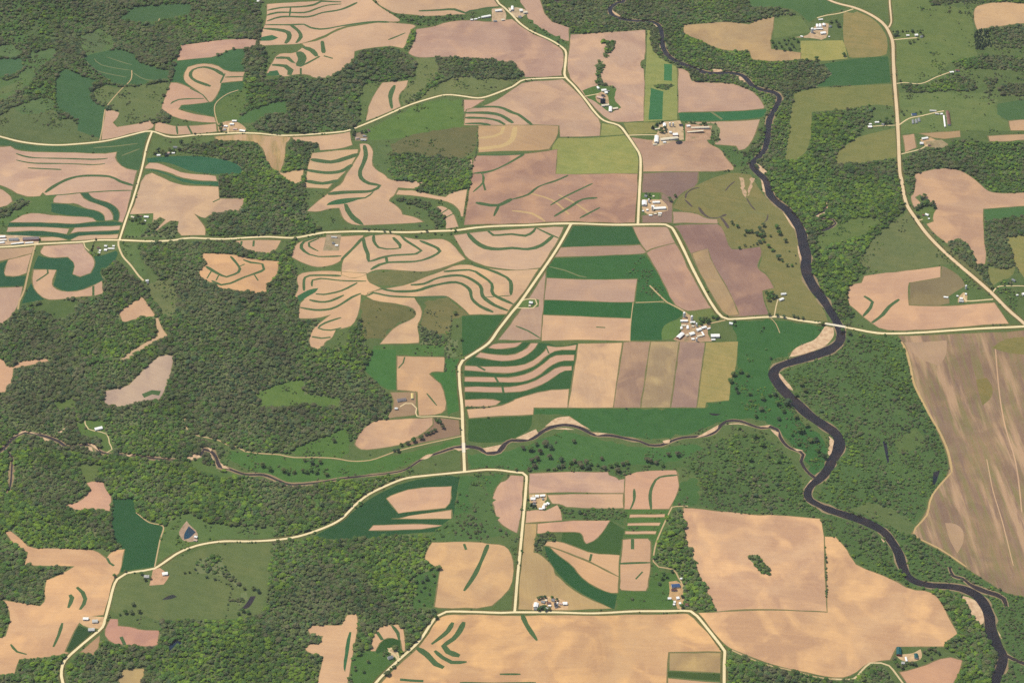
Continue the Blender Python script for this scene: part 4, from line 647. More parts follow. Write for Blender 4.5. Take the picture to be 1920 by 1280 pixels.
WOODS = """
d=1 g=.25 s=1.1 q=-.8 | filling the far top left corner | -90,-70 498,-70 485,80 500,95 498,150 560,145 600,150 660,120 675,95 735,88 780,110 775,150 720,152 680,160 668,240 640,246 560,248 480,246 455,220 420,180 330,180 320,230 290,228 200,265 0,252 -90,240
d=1 g=.45 s=1 | between the upper west road and the main road | 330,284 350,268 405,264 480,268 500,300 530,322 548,265 600,270 590,285 575,310 570,350 575,400 600,430 560,440 500,440 390,440 388,420 395,403 450,395 460,372 412,370 408,330 455,320 440,302 380,290
d=.9 g=.4 s=.9 | in small clumps above the left crossroads | 248,425 285,415 310,430 330,415 332,440 320,447 235,445
d=1 g=.35 s=1 | covering the central-west hills below the main road | -90,600 30,590 50,570 100,565 190,555 195,520 190,490 200,480 235,500 255,520 270,540 300,520 270,490 258,470 260,456 320,455 440,450 470,470 530,470 545,450 560,445 545,480 560,510 555,540 560,600 600,600 580,650 640,650 680,590 680,640 700,665 680,700 730,735 735,760 720,790 670,820 640,845 560,850 460,845 420,830 350,810 200,790 -90,800
d=1 g=.3 s=.95 | along the creek in the far left | -90,795 200,785 350,810 420,840 410,870 330,870 200,860 120,840 60,850 0,870 -90,870
d=1 g=.8 s=1 | bright green, south of the left creek | -90,860 0,850 60,840 120,845 200,860 330,870 400,880 500,900 560,905 660,900 740,890 770,892 700,920 640,968 600,985 560,1000 515,1010 515,985 400,985 350,958 310,985 280,975 250,955 210,960 210,1010 230,1030 150,1030 60,1028 10,995 -90,990
d=1 g=.35 s=1 | at the left edge above the sandy field's notch | -90,995 10,1000 50,1035 45,1060 140,1062 85,1090 80,1125 75,1135 -90,1120
d=1 g=.6 s=1 | sloping down to the bottom edge, left of centre | 510,1015 580,1008 700,1010 760,1000 800,1005 810,1018 800,1050 825,1070 783,1075 775,1140 820,1150 800,1180 760,1220 700,1320 130,1320 120,1260 145,1225 190,1200 215,1210 290,1210 300,1180 300,1165 360,1160 440,1165 480,1150 500,1140 505,1080
d=.9 g=.5 s=1 | at the bottom left corner below the sandy field | 35,1240 130,1228 115,1270 110,1320 -90,1320 -90,1264 28,1264
d=.9 g=.4 s=1 | small, biting into the sandy field at the left edge | -90,1130 4,1128 20,1155 5,1195 -90,1195
d=.5 g=.4 s=.8 | as brush along the swale left of the tilled lobe | 750,1002 800,1005 858,962 880,960 875,910 900,892 922,930 925,960 935,985 960,1000 900,1012 810,1014
d=1 g=.5 s=.9 | lining the upper river at the top | 1010,-70 1405,-70 1405,15 1480,18 1500,27 1450,31 1405,46 1350,41 1282,47 1282,66 1330,87 1355,96 1400,97 1412,114 1455,117 1520,113 1545,121 1562,140 1530,163 1490,175 1484,210 1476,265 1470,302 1440,310 1430,330 1405,310 1400,285 1425,255 1438,215 1436,200 1415,174 1370,156 1300,152 1270,124 1240,112 1220,90 1216,56 1135,61 1070,64 1068,52 1025,37 1012,0
d=1 g=.7 s=1 q=-1.2 | on the right bank between river and highway | 1430,310 1470,302 1500,300 1520,275 1522,211 1600,205 1640,195 1632,225 1612,255 1567,287 1568,308 1640,304 1690,300 1690,330 1694,365 1690,400 1665,420 1640,470 1620,515 1590,535 1588,560 1605,595 1580,605 1545,565 1520,530 1512,480 1500,440 1470,390 1445,360
d=1 g=.5 s=.9 q=-1.0 | in the ravine above the hooked tilled field | 1690,300 1750,275 1800,263 1860,268 1990,262 1990,360 1865,361 1840,345 1815,325 1775,314 1740,317 1715,327 1714,365 1708,362 1700,330
d=1 g=.4 s=1 | as a square oak block at the right edge | 1845,412 1920,405 1990,405 1990,440 1890,443 1905,497 1880,507 1848,498 1850,470
d=1 g=.4 s=1 | wedge between hooked field and highway | 1775,457 1800,447 1816,460 1832,495 1850,500 1862,540 1858,545 1820,510 1790,480
d=.88 g=.62 s=.72 | scrubby, on the floodplain between river and stubble field | 1580,625 1690,632 1705,690 1712,720 1740,775 1775,850 1780,885 1745,930 1710,1000 1720,1010 1790,1050 1860,1097 1910,1120 1990,1122 1990,1330 1870,1330 1880,1260 1900,1235 1880,1200 1868,1160 1850,1115 1800,1090 1720,1085 1700,1060 1680,1010 1640,975 1570,955 1530,935 1550,890 1580,850 1580,815 1545,785 1500,745 1470,700 1490,690 1560,665 1585,640
d=.85 g=.55 s=.8 | dense, in the fork of creek and river | 1520,940 1580,975 1640,995 1670,1030 1685,1070 1700,1095 1745,1105 1690,1090 1607,1060 1590,1028 1567,1006 1546,1003 1540,972 1455,963 1340,955 1300,945 1320,925 1310,890 1260,865 1290,850 1340,830 1400,810 1440,820 1480,860 1500,890 1505,925
d=1 g=.75 s=1 | between the sandy field and the lower river | 1745,1107 1800,1110 1815,1140 1840,1175 1860,1200 1875,1230 1868,1270 1855,1330 1780,1330 1790,1283 1806,1240 1770,1212 1772,1204 1797,1187 1780,1155 1765,1123
d=1 g=.55 s=1 | along the bottom edge right of the road stub | 1362,1222 1430,1246 1530,1270 1590,1278 1620,1264 1650,1250 1690,1290 1690,1330 1362,1330
d=.55 g=.3 s=.75 | brush belt above the long tilled rectangles | 990,870 1060,862 1150,862 1200,868 1250,862 1300,845 1310,865 1260,880 1200,884 1170,890 1160,897 1140,886 1000,884
d=.95 g=.6 s=.9 | narrow wedge left of the oval-island field | 1262,960 1282,955 1282,1005 1290,1022 1325,1110 1345,1146 1300,1143 1270,1130 1285,1090 1265,1068 1230,1055 1232,1025 1245,1000
d=1 g=.4 s=.9 | small clump at the tip of the leaf fields | 1002,1003 1035,1000 1040,1010 1022,1015 1018,1030 1003,1034
d=.8 g=.5 s=.8 | thin belt above the tilled plume field | 1054,955 1070,953 1165,956 1170,985 1150,975 1075,973 1055,970
d=1 g=.5 s=.9 | on the slope above the upper road, near the fork | 815,108 880,109 960,117 985,146 960,150 920,148 885,146 845,145 820,160 805,165 795,180 765,195 760,190 790,170 800,160 825,135
d=1 g=.5 s=.9 | thin strip hanging between two northern tilled fields | 770,57 778,54 777,78 765,100 757,92 762,75
d=.8 g=.45 s=.8 | brushy swale along the northern tilled tongue | 700,2 715,14 735,25 782,30 795,32 865,28 880,30 870,36 830,40 812,48 785,48 776,44 750,42 750,36 720,20
d=1 g=.5 s=.9 | small wood under the rough pasture, centre left | 730,288 815,290 840,297 880,296 885,325 880,352 840,366 815,365 780,355 795,342 750,340 735,335
d=.8 g=.4 s=.9 | scrub in the hollow of the winding field | 742,372 780,372 800,380 830,400 835,425 818,430 808,410 800,392 770,385 745,380
d=1 g=.05 s=.9 | dark conifer block in the top right corner | 1828,60 1856,52 1858,90 1830,93
d=1 g=.45 s=.9 | right of the dark conifer block, top right | 1857,53 1920,45 1990,46 1990,88 1920,90 1865,90
d=1 g=.45 s=.9 | long belt across the upper right grazing land | 1785,110 1825,105 1900,105 1990,100 1990,130 1880,132 1840,128 1800,130 1785,120
d=1 g=.55 s=.9 | along the gravel drive in the upper right | 1690,160 1730,163 1755,150 1790,140 1830,152 1830,168 1800,172 1690,174
d=1 g=.55 s=.9 | small vertical clump in the upper right grazing land | 1850,145 1868,150 1855,180 1848,178
d=1 g=.35 s=.9 | clump at the right edge above the deep green field | 1872,165 1895,155 1990,165 1990,185 1920,182 1875,178
d=1 g=.5 s=.9 | fringe along the top right edge | 1740,-40 1990,-40 1990,2 1830,7 1745,10
d=.6 g=.5 s=.8 | fringe between river and the rounded tilled field | 1345,232 1352,240 1345,268 1380,277 1385,285 1425,285 1405,310 1376,314 1352,282 1330,268 1338,245
d=.9 g=.3 s=.8 | brush line crossing the grazed pasture, lower left | 365,1055 395,1040 415,1040 418,1060 440,1078 450,1095 448,1103 430,1085 400,1075 370,1075
d=.9 g=.3 s=.8 | small clump beside the dark pond, lower left | 440,1120 462,1110 465,1125 445,1138
d=.9 g=.2 s=.9 | dark scrub at the left edge above the striped slope | -60,398 0,395 35,372 65,377 15,407 0,412 -60,420
d=.9 g=.3 s=.8 | thicket where the diagonal road bends | 835,640 860,636 858,668 838,672
d=1 g=.4 s=.85 | clump under the rough meadow left of diagonal road | 785,610 800,615 835,632 835,645 788,645
d=.3 g=.3 s=.6 | scattered brush in the mottled green pasture field | 1160,512 1205,480 1215,490 1250,560 1225,560 1200,545 1190,522
d=.35 g=.55 s=.7 | scattered bushes on the floodplain below the deep green meadow | 1375,695 1400,690 1420,720 1470,740 1500,780 1545,815 1550,855 1520,880 1500,848 1470,810 1440,788 1400,770 1375,745
d=.95 g=.55 s=.9 | tree tail running down to the farmstead, top centre | 1122,115 1132,115 1130,132 1125,146 1132,158 1156,166 1152,186 1142,190 1140,170 1122,165 1118,150
d=.95 g=.5 s=.9 | hook-shaped grove in the top centre tilled field | 1130,76 1155,80 1152,92 1137,108 1132,108 1140,88
d=1 g=.5 s=.9 | oval island in the large sandy field | 1401,1042 1415,1039 1430,1052 1442,1065 1445,1077 1427,1076 1417,1060
d=.7 g=.5 s=.7 | lens of scrub in the lime strip field | 1224,159 1242,157 1266,160 1252,169 1235,167
d=1 g=0 s=.9 | dark conifers sheltering the roadside farm, lower centre | 988,936 995,936 1000,945 1008,947 1006,952 988,953
d=.9 g=.5 s=.8 | shelter trees behind the feedlot of the slurry-pond farm | 1290,229 1345,233 1352,245 1345,268 1334,262 1337,240 1300,234
d=.8 g=.4 s=.8 | scrub along the road south of the far farm junction | 1860,543 1895,538 1910,560 1905,590 1890,570
d=.8 g=.45 s=.9 | trees around the drive beyond the highway, right edge | 1868,530 1895,524 1898,535 1875,542
d=.6 g=.4 s=.8 | strip of scrub along the northern road bend | 990,36 1004,47 1036,65 1062,78 1062,88 1045,82 1010,62
"""
ROADS = """
9 | pale gravel road crossing the upper left, winding between woods and fields | -90,236 -40,248 0,256 40,266 100,272 145,270 200,264 250,252 283,246 320,257 370,253 427,250 480,250 527,254 595,251 640,247 661,242 715,220 760,200 802,186 835,178 865,180 895,184 920,179 960,163 982,150 1022,147 1060,146
9.5 | pale northern road running from the top farm down to the main road | 905,-60 930,-2 945,14 960,28 975,44 997,59 1030,74 1047,84 1060,95 1061,110 1059,130 1060,144 1077,162 1100,190 1115,210 1132,226 1160,235 1175,252 1190,274 1200,292 1201,320 1199,357 1196,421
10.5 | pale main road crossing the whole scene from left to right | -90,466 0,463 65,458 100,456 160,453 185,450 222,450 275,452 320,451 357,446 420,448 470,445 505,444 545,446 570,443 600,437 630,435 702,434 800,434 852,432 890,427 927,424 960,423 1010,421 1065,419 1135,421 1196,421 1248,421 1260,427 1280,464 1302,510 1327,557 1345,585 1354,594 1365,598 1405,596 1440,594 1465,594 1497,600 1550,607 1600,616 1637,623 1670,625 1760,621 1850,615 1917,612 1990,608
10 | pale diagonal road descending from the main road to the lower junction | 1070,421 1042,470 1010,517 975,567 960,585 935,617 917,642 890,661 867,676 861,687 862,722 866,760 868,815 870,860 871,884
9 | pale lower road curving left from the junction down to bottom left | 871,884 840,887 790,892 757,897 722,911 690,927 665,947 640,972 612,987 570,1002 537,1009 510,1012 470,1014 420,1014 382,1019 357,1026 332,1037 290,1065 270,1069 237,1074 220,1085 212,1102 205,1130 197,1160 192,1175 175,1190 145,1215 122,1237 115,1257 118,1280 135,1330
9 | pale road jogging right from the junction then straight south | 871,884 912,880 940,881 960,884 980,886 987,892 986,915 984,940 981,972 975,1035 970,1085 965,1147
9 | pale bottom road running right from the bottom edge to the road stub | 680,1320 705,1279 747,1237 785,1202 807,1170 820,1154 837,1146 880,1146 940,1148 965,1147 1035,1147 1110,1149 1197,1145 1280,1144 1295,1145 1307,1154 1330,1182 1352,1210 1359,1220 1358,1240 1358,1330
8 | pale link road joining the upper west road and the main road | 285,247 275,275 265,320 250,372 235,415 224,449
13 | wide pale highway sweeping down the right side | 1525,-25 1554,0 1600,14 1625,24 1647,37 1660,49 1669,65 1674,82 1675,112 1677,150 1681,200 1684,250 1687,320 1690,335 1694,360 1701,385 1715,407 1735,435 1760,462 1787,487 1820,515 1860,550 1890,580 1920,606 1990,668
7 | narrow road dropping from the top edge into the highway | 1668,-60 1668,0 1670,25 1671,42 1666,52
"""
DRIVES = """
5.5 | short dead-end drive curving below the left crossroads | 222,452 222,460 230,480 245,497 260,517 269,526
5.5 | straight narrow track running south past the S-shaped field | 66,460 55,502 45,545 36,565 34,580
4.5 | straight drive to the slurry-pond farm | 1177,254 1232,253
4.5 | short drive to the top centre farmstead | 1096,181 1122,176
5 | short drive up into the upper west farm | 427,250 430,232 440,229
3.5 | curved lane climbing from the upper west farm into a paddock | 408,232 402,207 406,192 425,177 447,169
3.5 | pale lane beside the forked tilled lobe, upper left | 247,132 245,150 225,170 200,200 195,217 192,240 187,264
3 | faint woodland trail near the top left | 299,35 290,60 295,72 310,85 295,97 282,110
4.5 | drive to the small farm high on the highway | 1675,75 1720,71
4 | curving drive past trees to the brown-roofed barn, upper right | 1681,157 1695,155 1727,157 1755,145 1780,136
5 | drive to the blue-roofed house and long brown barn | 1685,235 1705,222 1730,217 1750,212 1770,208
4.5 | drive to the new house lot by the tan rectangle | 1690,289 1725,280 1740,271
4 | short drive west to the small highway farm | 1679,235 1650,236 1637,237
5 | drive from the highway to the far farm, upper right | 1600,17 1575,25 1550,29 1532,34
3.5 | stub drive into the right bank woods | 1696,380 1669,383
4 | very short drive to the tree-sheltered highway house | 1720,414 1730,411
5 | drive to the junction farm in the rough paddock | 1862,561 1812,564 1808,552
4 | curving drive into the trees at the right edge | 1862,547 1872,537 1895,536 1960,537
5 | lane through the many-roofed white farm from the road bend | 1360,600 1332,606 1305,614 1290,627
5 | lane entering the many-roofed white farm from the north | 1218,535 1240,557 1250,566 1280,582 1290,592 1293,615
3 | faint track between green square and mottled pasture | 1192,567 1245,565
2.5 | thin field track beside the ladder of fields | 1187,567 1182,610 1181,640
3 | thin drive up to the pasture house by the river | 1452,592 1455,575 1459,560
2.5 | faint path into the deep green river meadow | 1445,596 1455,607 1462,624
4 | loop drive into the brown dirt lot, centre | 866,785 825,780 782,780 781,765 772,756 760,756 750,762
4 | rough dirt track below the teardrop field to the creek meadows | 866,817 797,832 745,845 725,852 695,862 660,864 630,859 595,857 550,857 525,852 495,850 460,846 446,837 430,835 407,824 370,816 352,807 347,785 340,769
3.5 | track along the edge of the dark green field above west road loop | 255,960 280,979 306,986 300,1012 290,1062
4 | winding lane down to the blue-roofed barn, lower right | 1290,948 1260,950 1255,960 1237,1000 1229,1022 1225,1052 1235,1062 1262,1067 1272,1082 1280,1097 1281,1120 1272,1130 1277,1143
5 | sandy curved drive to the teal-roofed sheds, bottom right | 1560,1272 1600,1272 1615,1257 1632,1242 1652,1242 1667,1247 1682,1265 1700,1290
4 | sandy field edge lane above the bottom woods | 1372,1218 1430,1243 1492,1258 1530,1268 1567,1273
5 | loop drive at the small bottom house | 747,1238 740,1226 729,1220 733,1214 744,1220 748,1234
3 | drive to the white woodland barn at left | 158,783 160,795 166,804 176,807 200,813 205,830 210,842 200,848
4 | access drive beside the left big cattle farm | -60,452 20,452 45,451 70,455
4 | short drive at the oval house lot beside the diagonal road | 968,577 1000,577 1007,570 1004,561 985,561 976,565
3.5 | little drive to the house left of crossroads | 157,455 160,464 167,470
"""
WATER = """
river | dark winding river flowing down the right side | 1172,-60,16 1172,-2,16 1160,5,16 1145,15,18 1146,26,18 1157,33,18 1177,38,18 1205,40,19 1225,42,19 1237,50,19 1241,65,20 1243,88,21 1253,105,22 1270,116,22 1300,128,22 1325,137,22 1345,138,22 1367,137,22 1390,141,22 1402,151,22 1412,162,22 1430,169,23 1450,173,22 1460,180,22 1461,189,22 1452,207,24 1443,224,25 1440,247,25 1436,275,24 1427,290,24 1413,303,24 1411,314,26 1422,325,26 1434,336,28 1440,350,29 1445,367,31 1460,382,33 1477,395,36 1492,415,40 1502,435,42 1507,460,42 1512,482,42 1511,500,42 1516,520,40 1527,540,40 1540,557,38 1555,580,34 1567,600,32 1576,620,32 1576,637,34 1567,648,38 1550,658,42 1520,668,40 1480,680,38 1459,688,38 1450,702,38 1460,720,42 1477,740,42 1495,757,42 1517,778,42 1545,797,40 1565,811,38 1574,826,38 1571,845,40 1560,864,36 1552,880,34 1537,897,32 1520,911,28 1514,925,28 1519,937,28 1535,946,28 1557,956,32 1600,970,36 1625,979,38 1655,995,34 1672,1015,32 1685,1037,32 1692,1060,32 1702,1080,30 1720,1091,28 1745,1097,27 1780,1099,27 1807,1104,31 1830,1115,35 1845,1132,37 1855,1155,37 1857,1175,37 1861,1192,37 1872,1215,35 1881,1230,32 1877,1250,32 1870,1267,32 1864,1282,32 1850,1340,32
 b 1480,670 1487,655 1505,645 1530,637 1547,611 1562,614 1565,627 1555,642 1542,652 1505,664
 b 1459,698 1465,702 1472,712 1482,722 1488,733 1475,726 1460,710
 b 1554,817 1565,826 1566,837 1556,854 1551,850 1556,830
 b 1515,764 1530,779 1555,794 1540,789 1522,772
 b 1802,1116 1817,1119 1832,1127 1844,1147 1846,1165 1838,1172 1825,1156 1812,1136
 b 1495,459 1502,470 1510,485 1505,495 1497,480
 b 1330,130 1365,130 1350,135 1340,136
 b 1381,141 1394,146 1398,156 1387,151
 b 1417,306 1430,313 1441,326 1432,326 1420,316
 b 1448,364 1460,375 1473,386 1460,381 1449,371
 b 1467,397 1480,410 1493,432 1484,425 1474,408
 b 1510,913 1520,899 1524,901 1513,917
 b 1427,336 1433,340 1435,361 1430,359
 b 1652,1008 1662,1017 1660,1020 1653,1012
 b 1145,14 1150,22 1168,32 1160,31 1149,25
 b 1220,44 1228,44 1236,50 1232,51
 b 1870,1180 1876,1190 1879,1198 1874,1192
creek | narrow brown creek meandering from left to the river | 1530,897,10 1517,887,10 1507,875,10 1502,865,10 1506,852,10 1500,846,9 1482,840,9 1470,830,9 1462,817,9 1457,805,9 1445,800,9 1427,802,9 1410,797,9 1387,789,9 1365,789,9 1352,797,9 1340,810,9 1317,817,9 1280,820,8 1260,826,9 1240,834,9 1217,834,10 1200,827,10 1175,822,10 1145,816,11 1115,815,12 1095,805,13 1080,799,14 1057,796,14 1035,800,14 1015,810,14 997,822,13 975,826,12 960,825,12 947,832,14 935,846,14 915,849,14 900,841,13 880,837,12 852,839,12 830,846,10 812,852,9 790,861,8 760,880,6 727,887,6 690,891,6 640,897,6 590,905,6 545,908,8 525,902,9 495,890,9 460,889,8 430,879,10 412,874,11 405,857,11 395,845,11 382,842,12 377,853,9 345,861,7 300,860,7 252,854,9 232,852,7 200,850,7 185,845,10 175,834,10 150,835,8 125,837,8 110,827,9 82,817,10 45,811,9 25,822,9 7,840,10 -30,865,10 -80,870,10
 b 1022,799 1042,782 1067,780 1090,795 1107,805 1080,796 1057,793 1035,797
 b 967,821 1005,804 1009,812 990,824
 b 1038,804 1060,801 1078,805 1060,805
 b 1110,810 1140,812 1120,816
 b 1242,826 1257,823 1255,830 1246,831
 b 1305,820 1347,796 1346,805 1322,817
 b 1357,796 1385,791 1417,803 1390,794
 b 1422,799 1445,796 1440,801
 b 1444,804 1460,810 1459,819 1450,811
 b 1487,840 1507,844 1495,845
 b 905,840 940,833 932,845 912,847
 b 850,840 882,840 860,845
 b 787,861 800,851 812,851 802,860
 b 338,861 370,849 377,856 350,864
 b 388,838 398,842 395,846
 b 390,851 395,849 408,875 400,866
 b 413,867 431,879 417,877
 b 27,818 45,805 75,815 47,809
 b 80,819 97,826 82,826
 b 158,836 172,838 176,850 166,842
 b 152,831 175,830 186,845 180,842 170,833
 b 107,810 130,797 112,813
 b 232,852 250,851 240,857
creek | small muddy brook joining the left creek bend | 8,842,7 22,857,7 22,877,6 20,905,6 15,927,6
 b 2,867 10,872 14,890 8,884
creek | hairpin brook hidden in the right bank woods | 1550,380,7 1549,392,7 1530,404,7 1540,410,8 1562,412,7 1567,419,8 1552,429,9 1530,436,8
 b 1545,378 1551,378 1552,390 1547,391
 b 1528,406 1545,397 1547,400 1532,408
creek | backwater arm leaving the lower river at right edge | 1882,1226,14 1900,1235,13 1920,1243,13 1990,1262,13
creek | dark oxbow slough beside the lower river | 1780,1062,8 1787,1079,9 1805,1084,10 1817,1094,12 1832,1102,18 1850,1109,18 1870,1115,14 1882,1122,12 1887,1137,10
creek | sliver of river crossing the top edge | 1010,-14,14 1027,-4,15 1050,2,16 1085,-4,15 1120,-20,14
"""
PONDS = """
6,70,92 | small blue triangular pond beside the west road | 345,1000 354,986 367,997 355,1009 345,1011
34,26,34 | dark crooked pond in the grazed pasture | 446,1144 460,1134 470,1117 480,1117 472,1132 465,1140
12,44,66 | little blue pond in the woods below the pasture | 312,1215 320,1206 330,1197 341,1205 330,1212 320,1219
40,52,40 | murky pond with a muddy rim in the pasture | 303,1124 315,1116 325,1114 332,1118 320,1123
22,38,46 | round dark slurry pond behind the dairy sheds | 1266.5,267.4 1268.5,264.7 1273.5,263.4 1278.5,264.7 1280.5,267.4 1278.5,270.2 1273.5,271.5 1268.5,270.2
30,30,42 | narrow dark slough in the floodplain scrub | 1655,827 1662,827 1668,865 1664,868
24,30,36 | dark backwater under the stubble field's edge | 1750,885 1763,881 1754,908 1748,912
40,28,24 | tiny brown puddle in the deep green river meadow | 1329,774 1340,775 1352,776 1345,779 1333,778
"""
YARDS = """
222,190,150 | gravel yard west of the road at the top farm | 922,17 943,15 950,27 948,38 935,42 922,40
222,192,156 | gravel yard east of the road at the top farm | 952,15 975,14 992,22 985,28 975,35 962,30
205,172,130 | dirt yard of the top centre farmstead | 1116,178 1128,172 1140,178 1142,195 1128,195 1118,190
226,194,150 | bare yard of the slurry-pond dairy farm | 1236,229 1275,226 1282,240 1282,262 1266,263 1250,270 1230,275 1222,268 1233,250
205,166,132 | feedlot right of the slurry-pond dairy farm | 1285,232 1335,236 1332,262 1285,265
222,190,146 | gravel yard of the white-barn farm | 1204,374 1240,374 1252,385 1252,395 1240,398 1215,402 1204,396
196,160,124 | trampled yard of the many-roofed white farm | 1288,588 1294,590 1305,612 1330,608 1333,612 1325,622 1335,640 1300,642 1270,640 1262,636 1280,620 1276,600
222,186,138 | gravel yard of the conifer-sheltered roadside farm | 992,926 1024,925 1026,936 1020,940 1028,945 1022,955 1008,953 1005,945 993,942
226,190,142 | gravel yard of the bottom road farm | 998,1128 1010,1117 1040,1118 1066,1128 1065,1142 1036,1143 998,1143
214,172,120 | dirt yard of the blue-roofed barn | 1254,1090 1268,1088 1280,1095 1283,1125 1278,1142 1270,1140 1265,1125 1252,1122 1256,1110
228,194,146 | sandy yard between the teal-roofed sheds | 1680,1228 1692,1226 1712,1224 1726,1216 1730,1228 1724,1238 1700,1240 1688,1236
228,186,138 | sandy yard of the roadside farm at lower left | 147,1165 155,1153 195,1156 193,1172 185,1178 160,1175
218,174,132 | dirt yard by the white barn on the west road loop | 280,1097 287,1067 300,1064 318,1078 307,1095
214,184,142 | gravel yard of the far farm, upper right | 1490,70 1512,68 1522,58 1528,48 1545,43 1554,45 1552,70 1540,75 1525,72
224,196,158 | concrete and gravel yard of the left big cattle farm | -60,441 20,440 75,444 72,456 -60,462
222,184,134 | bare sandy lot around the new house, right side | 1725,262 1745,258 1760,265 1755,275 1735,275
206,172,132 | gravel yard of the upper west farm | 408,232 430,226 445,228 462,240 460,247 410,247
160,140,112 | worn yard of the small farm under the upper road | 664,250 676,248 690,256 688,264 666,264
180,158,124 | worn yard of the farm amid contour fields | 612,440 640,440 636,470 605,470
208,178,132 | gravel yard of the junction farm | 1796,558 1806,548 1814,550 1813,566 1796,567
214,186,140 | pale gravel apron at the small bottom house | 726,1214 740,1214 746,1228 736,1232
190,160,132 | dirt bank around the blue triangular pond | 334,1000 340,988 350,976 356,984 371,997 370,1012 356,1016 344,1014
176,156,118 | sandy scrape with roots, right side ravine | 1735,265 1765,262 1780,272 1760,280 1740,275
"""
LAWNS = """
92,126,60 | lawn of the white-barn farm | 1202,362 1236,362 1236,374 1202,374
98,128,66 | oval lawn of the lone house by the diagonal road | 971,575 977,562 1000,559 1011,562 1010,575 997,577
110,128,76 | lawn around the house below the left main road | 155,456 220,453 222,468 190,478 170,470 162,470
96,124,64 | lawn of the house right of the link road | 240,402 287,401 285,420 243,420
84,120,56 | lawn strip around the top centre farmstead | 1092,170 1118,160 1140,162 1156,168 1150,186 1165,202 1145,212 1128,200 1112,188 1100,184
96,124,62 | lawn of the tree-sheltered highway house | 1714,395 1755,388 1748,415 1735,418
86,116,60 | green of the junction farm | 1778,556 1812,535 1860,555 1858,562 1815,566 1780,572
70,112,54 | lawn in front of the bottom road farm | 1012,1135 1022,1134 1035,1142 1010,1142
"""
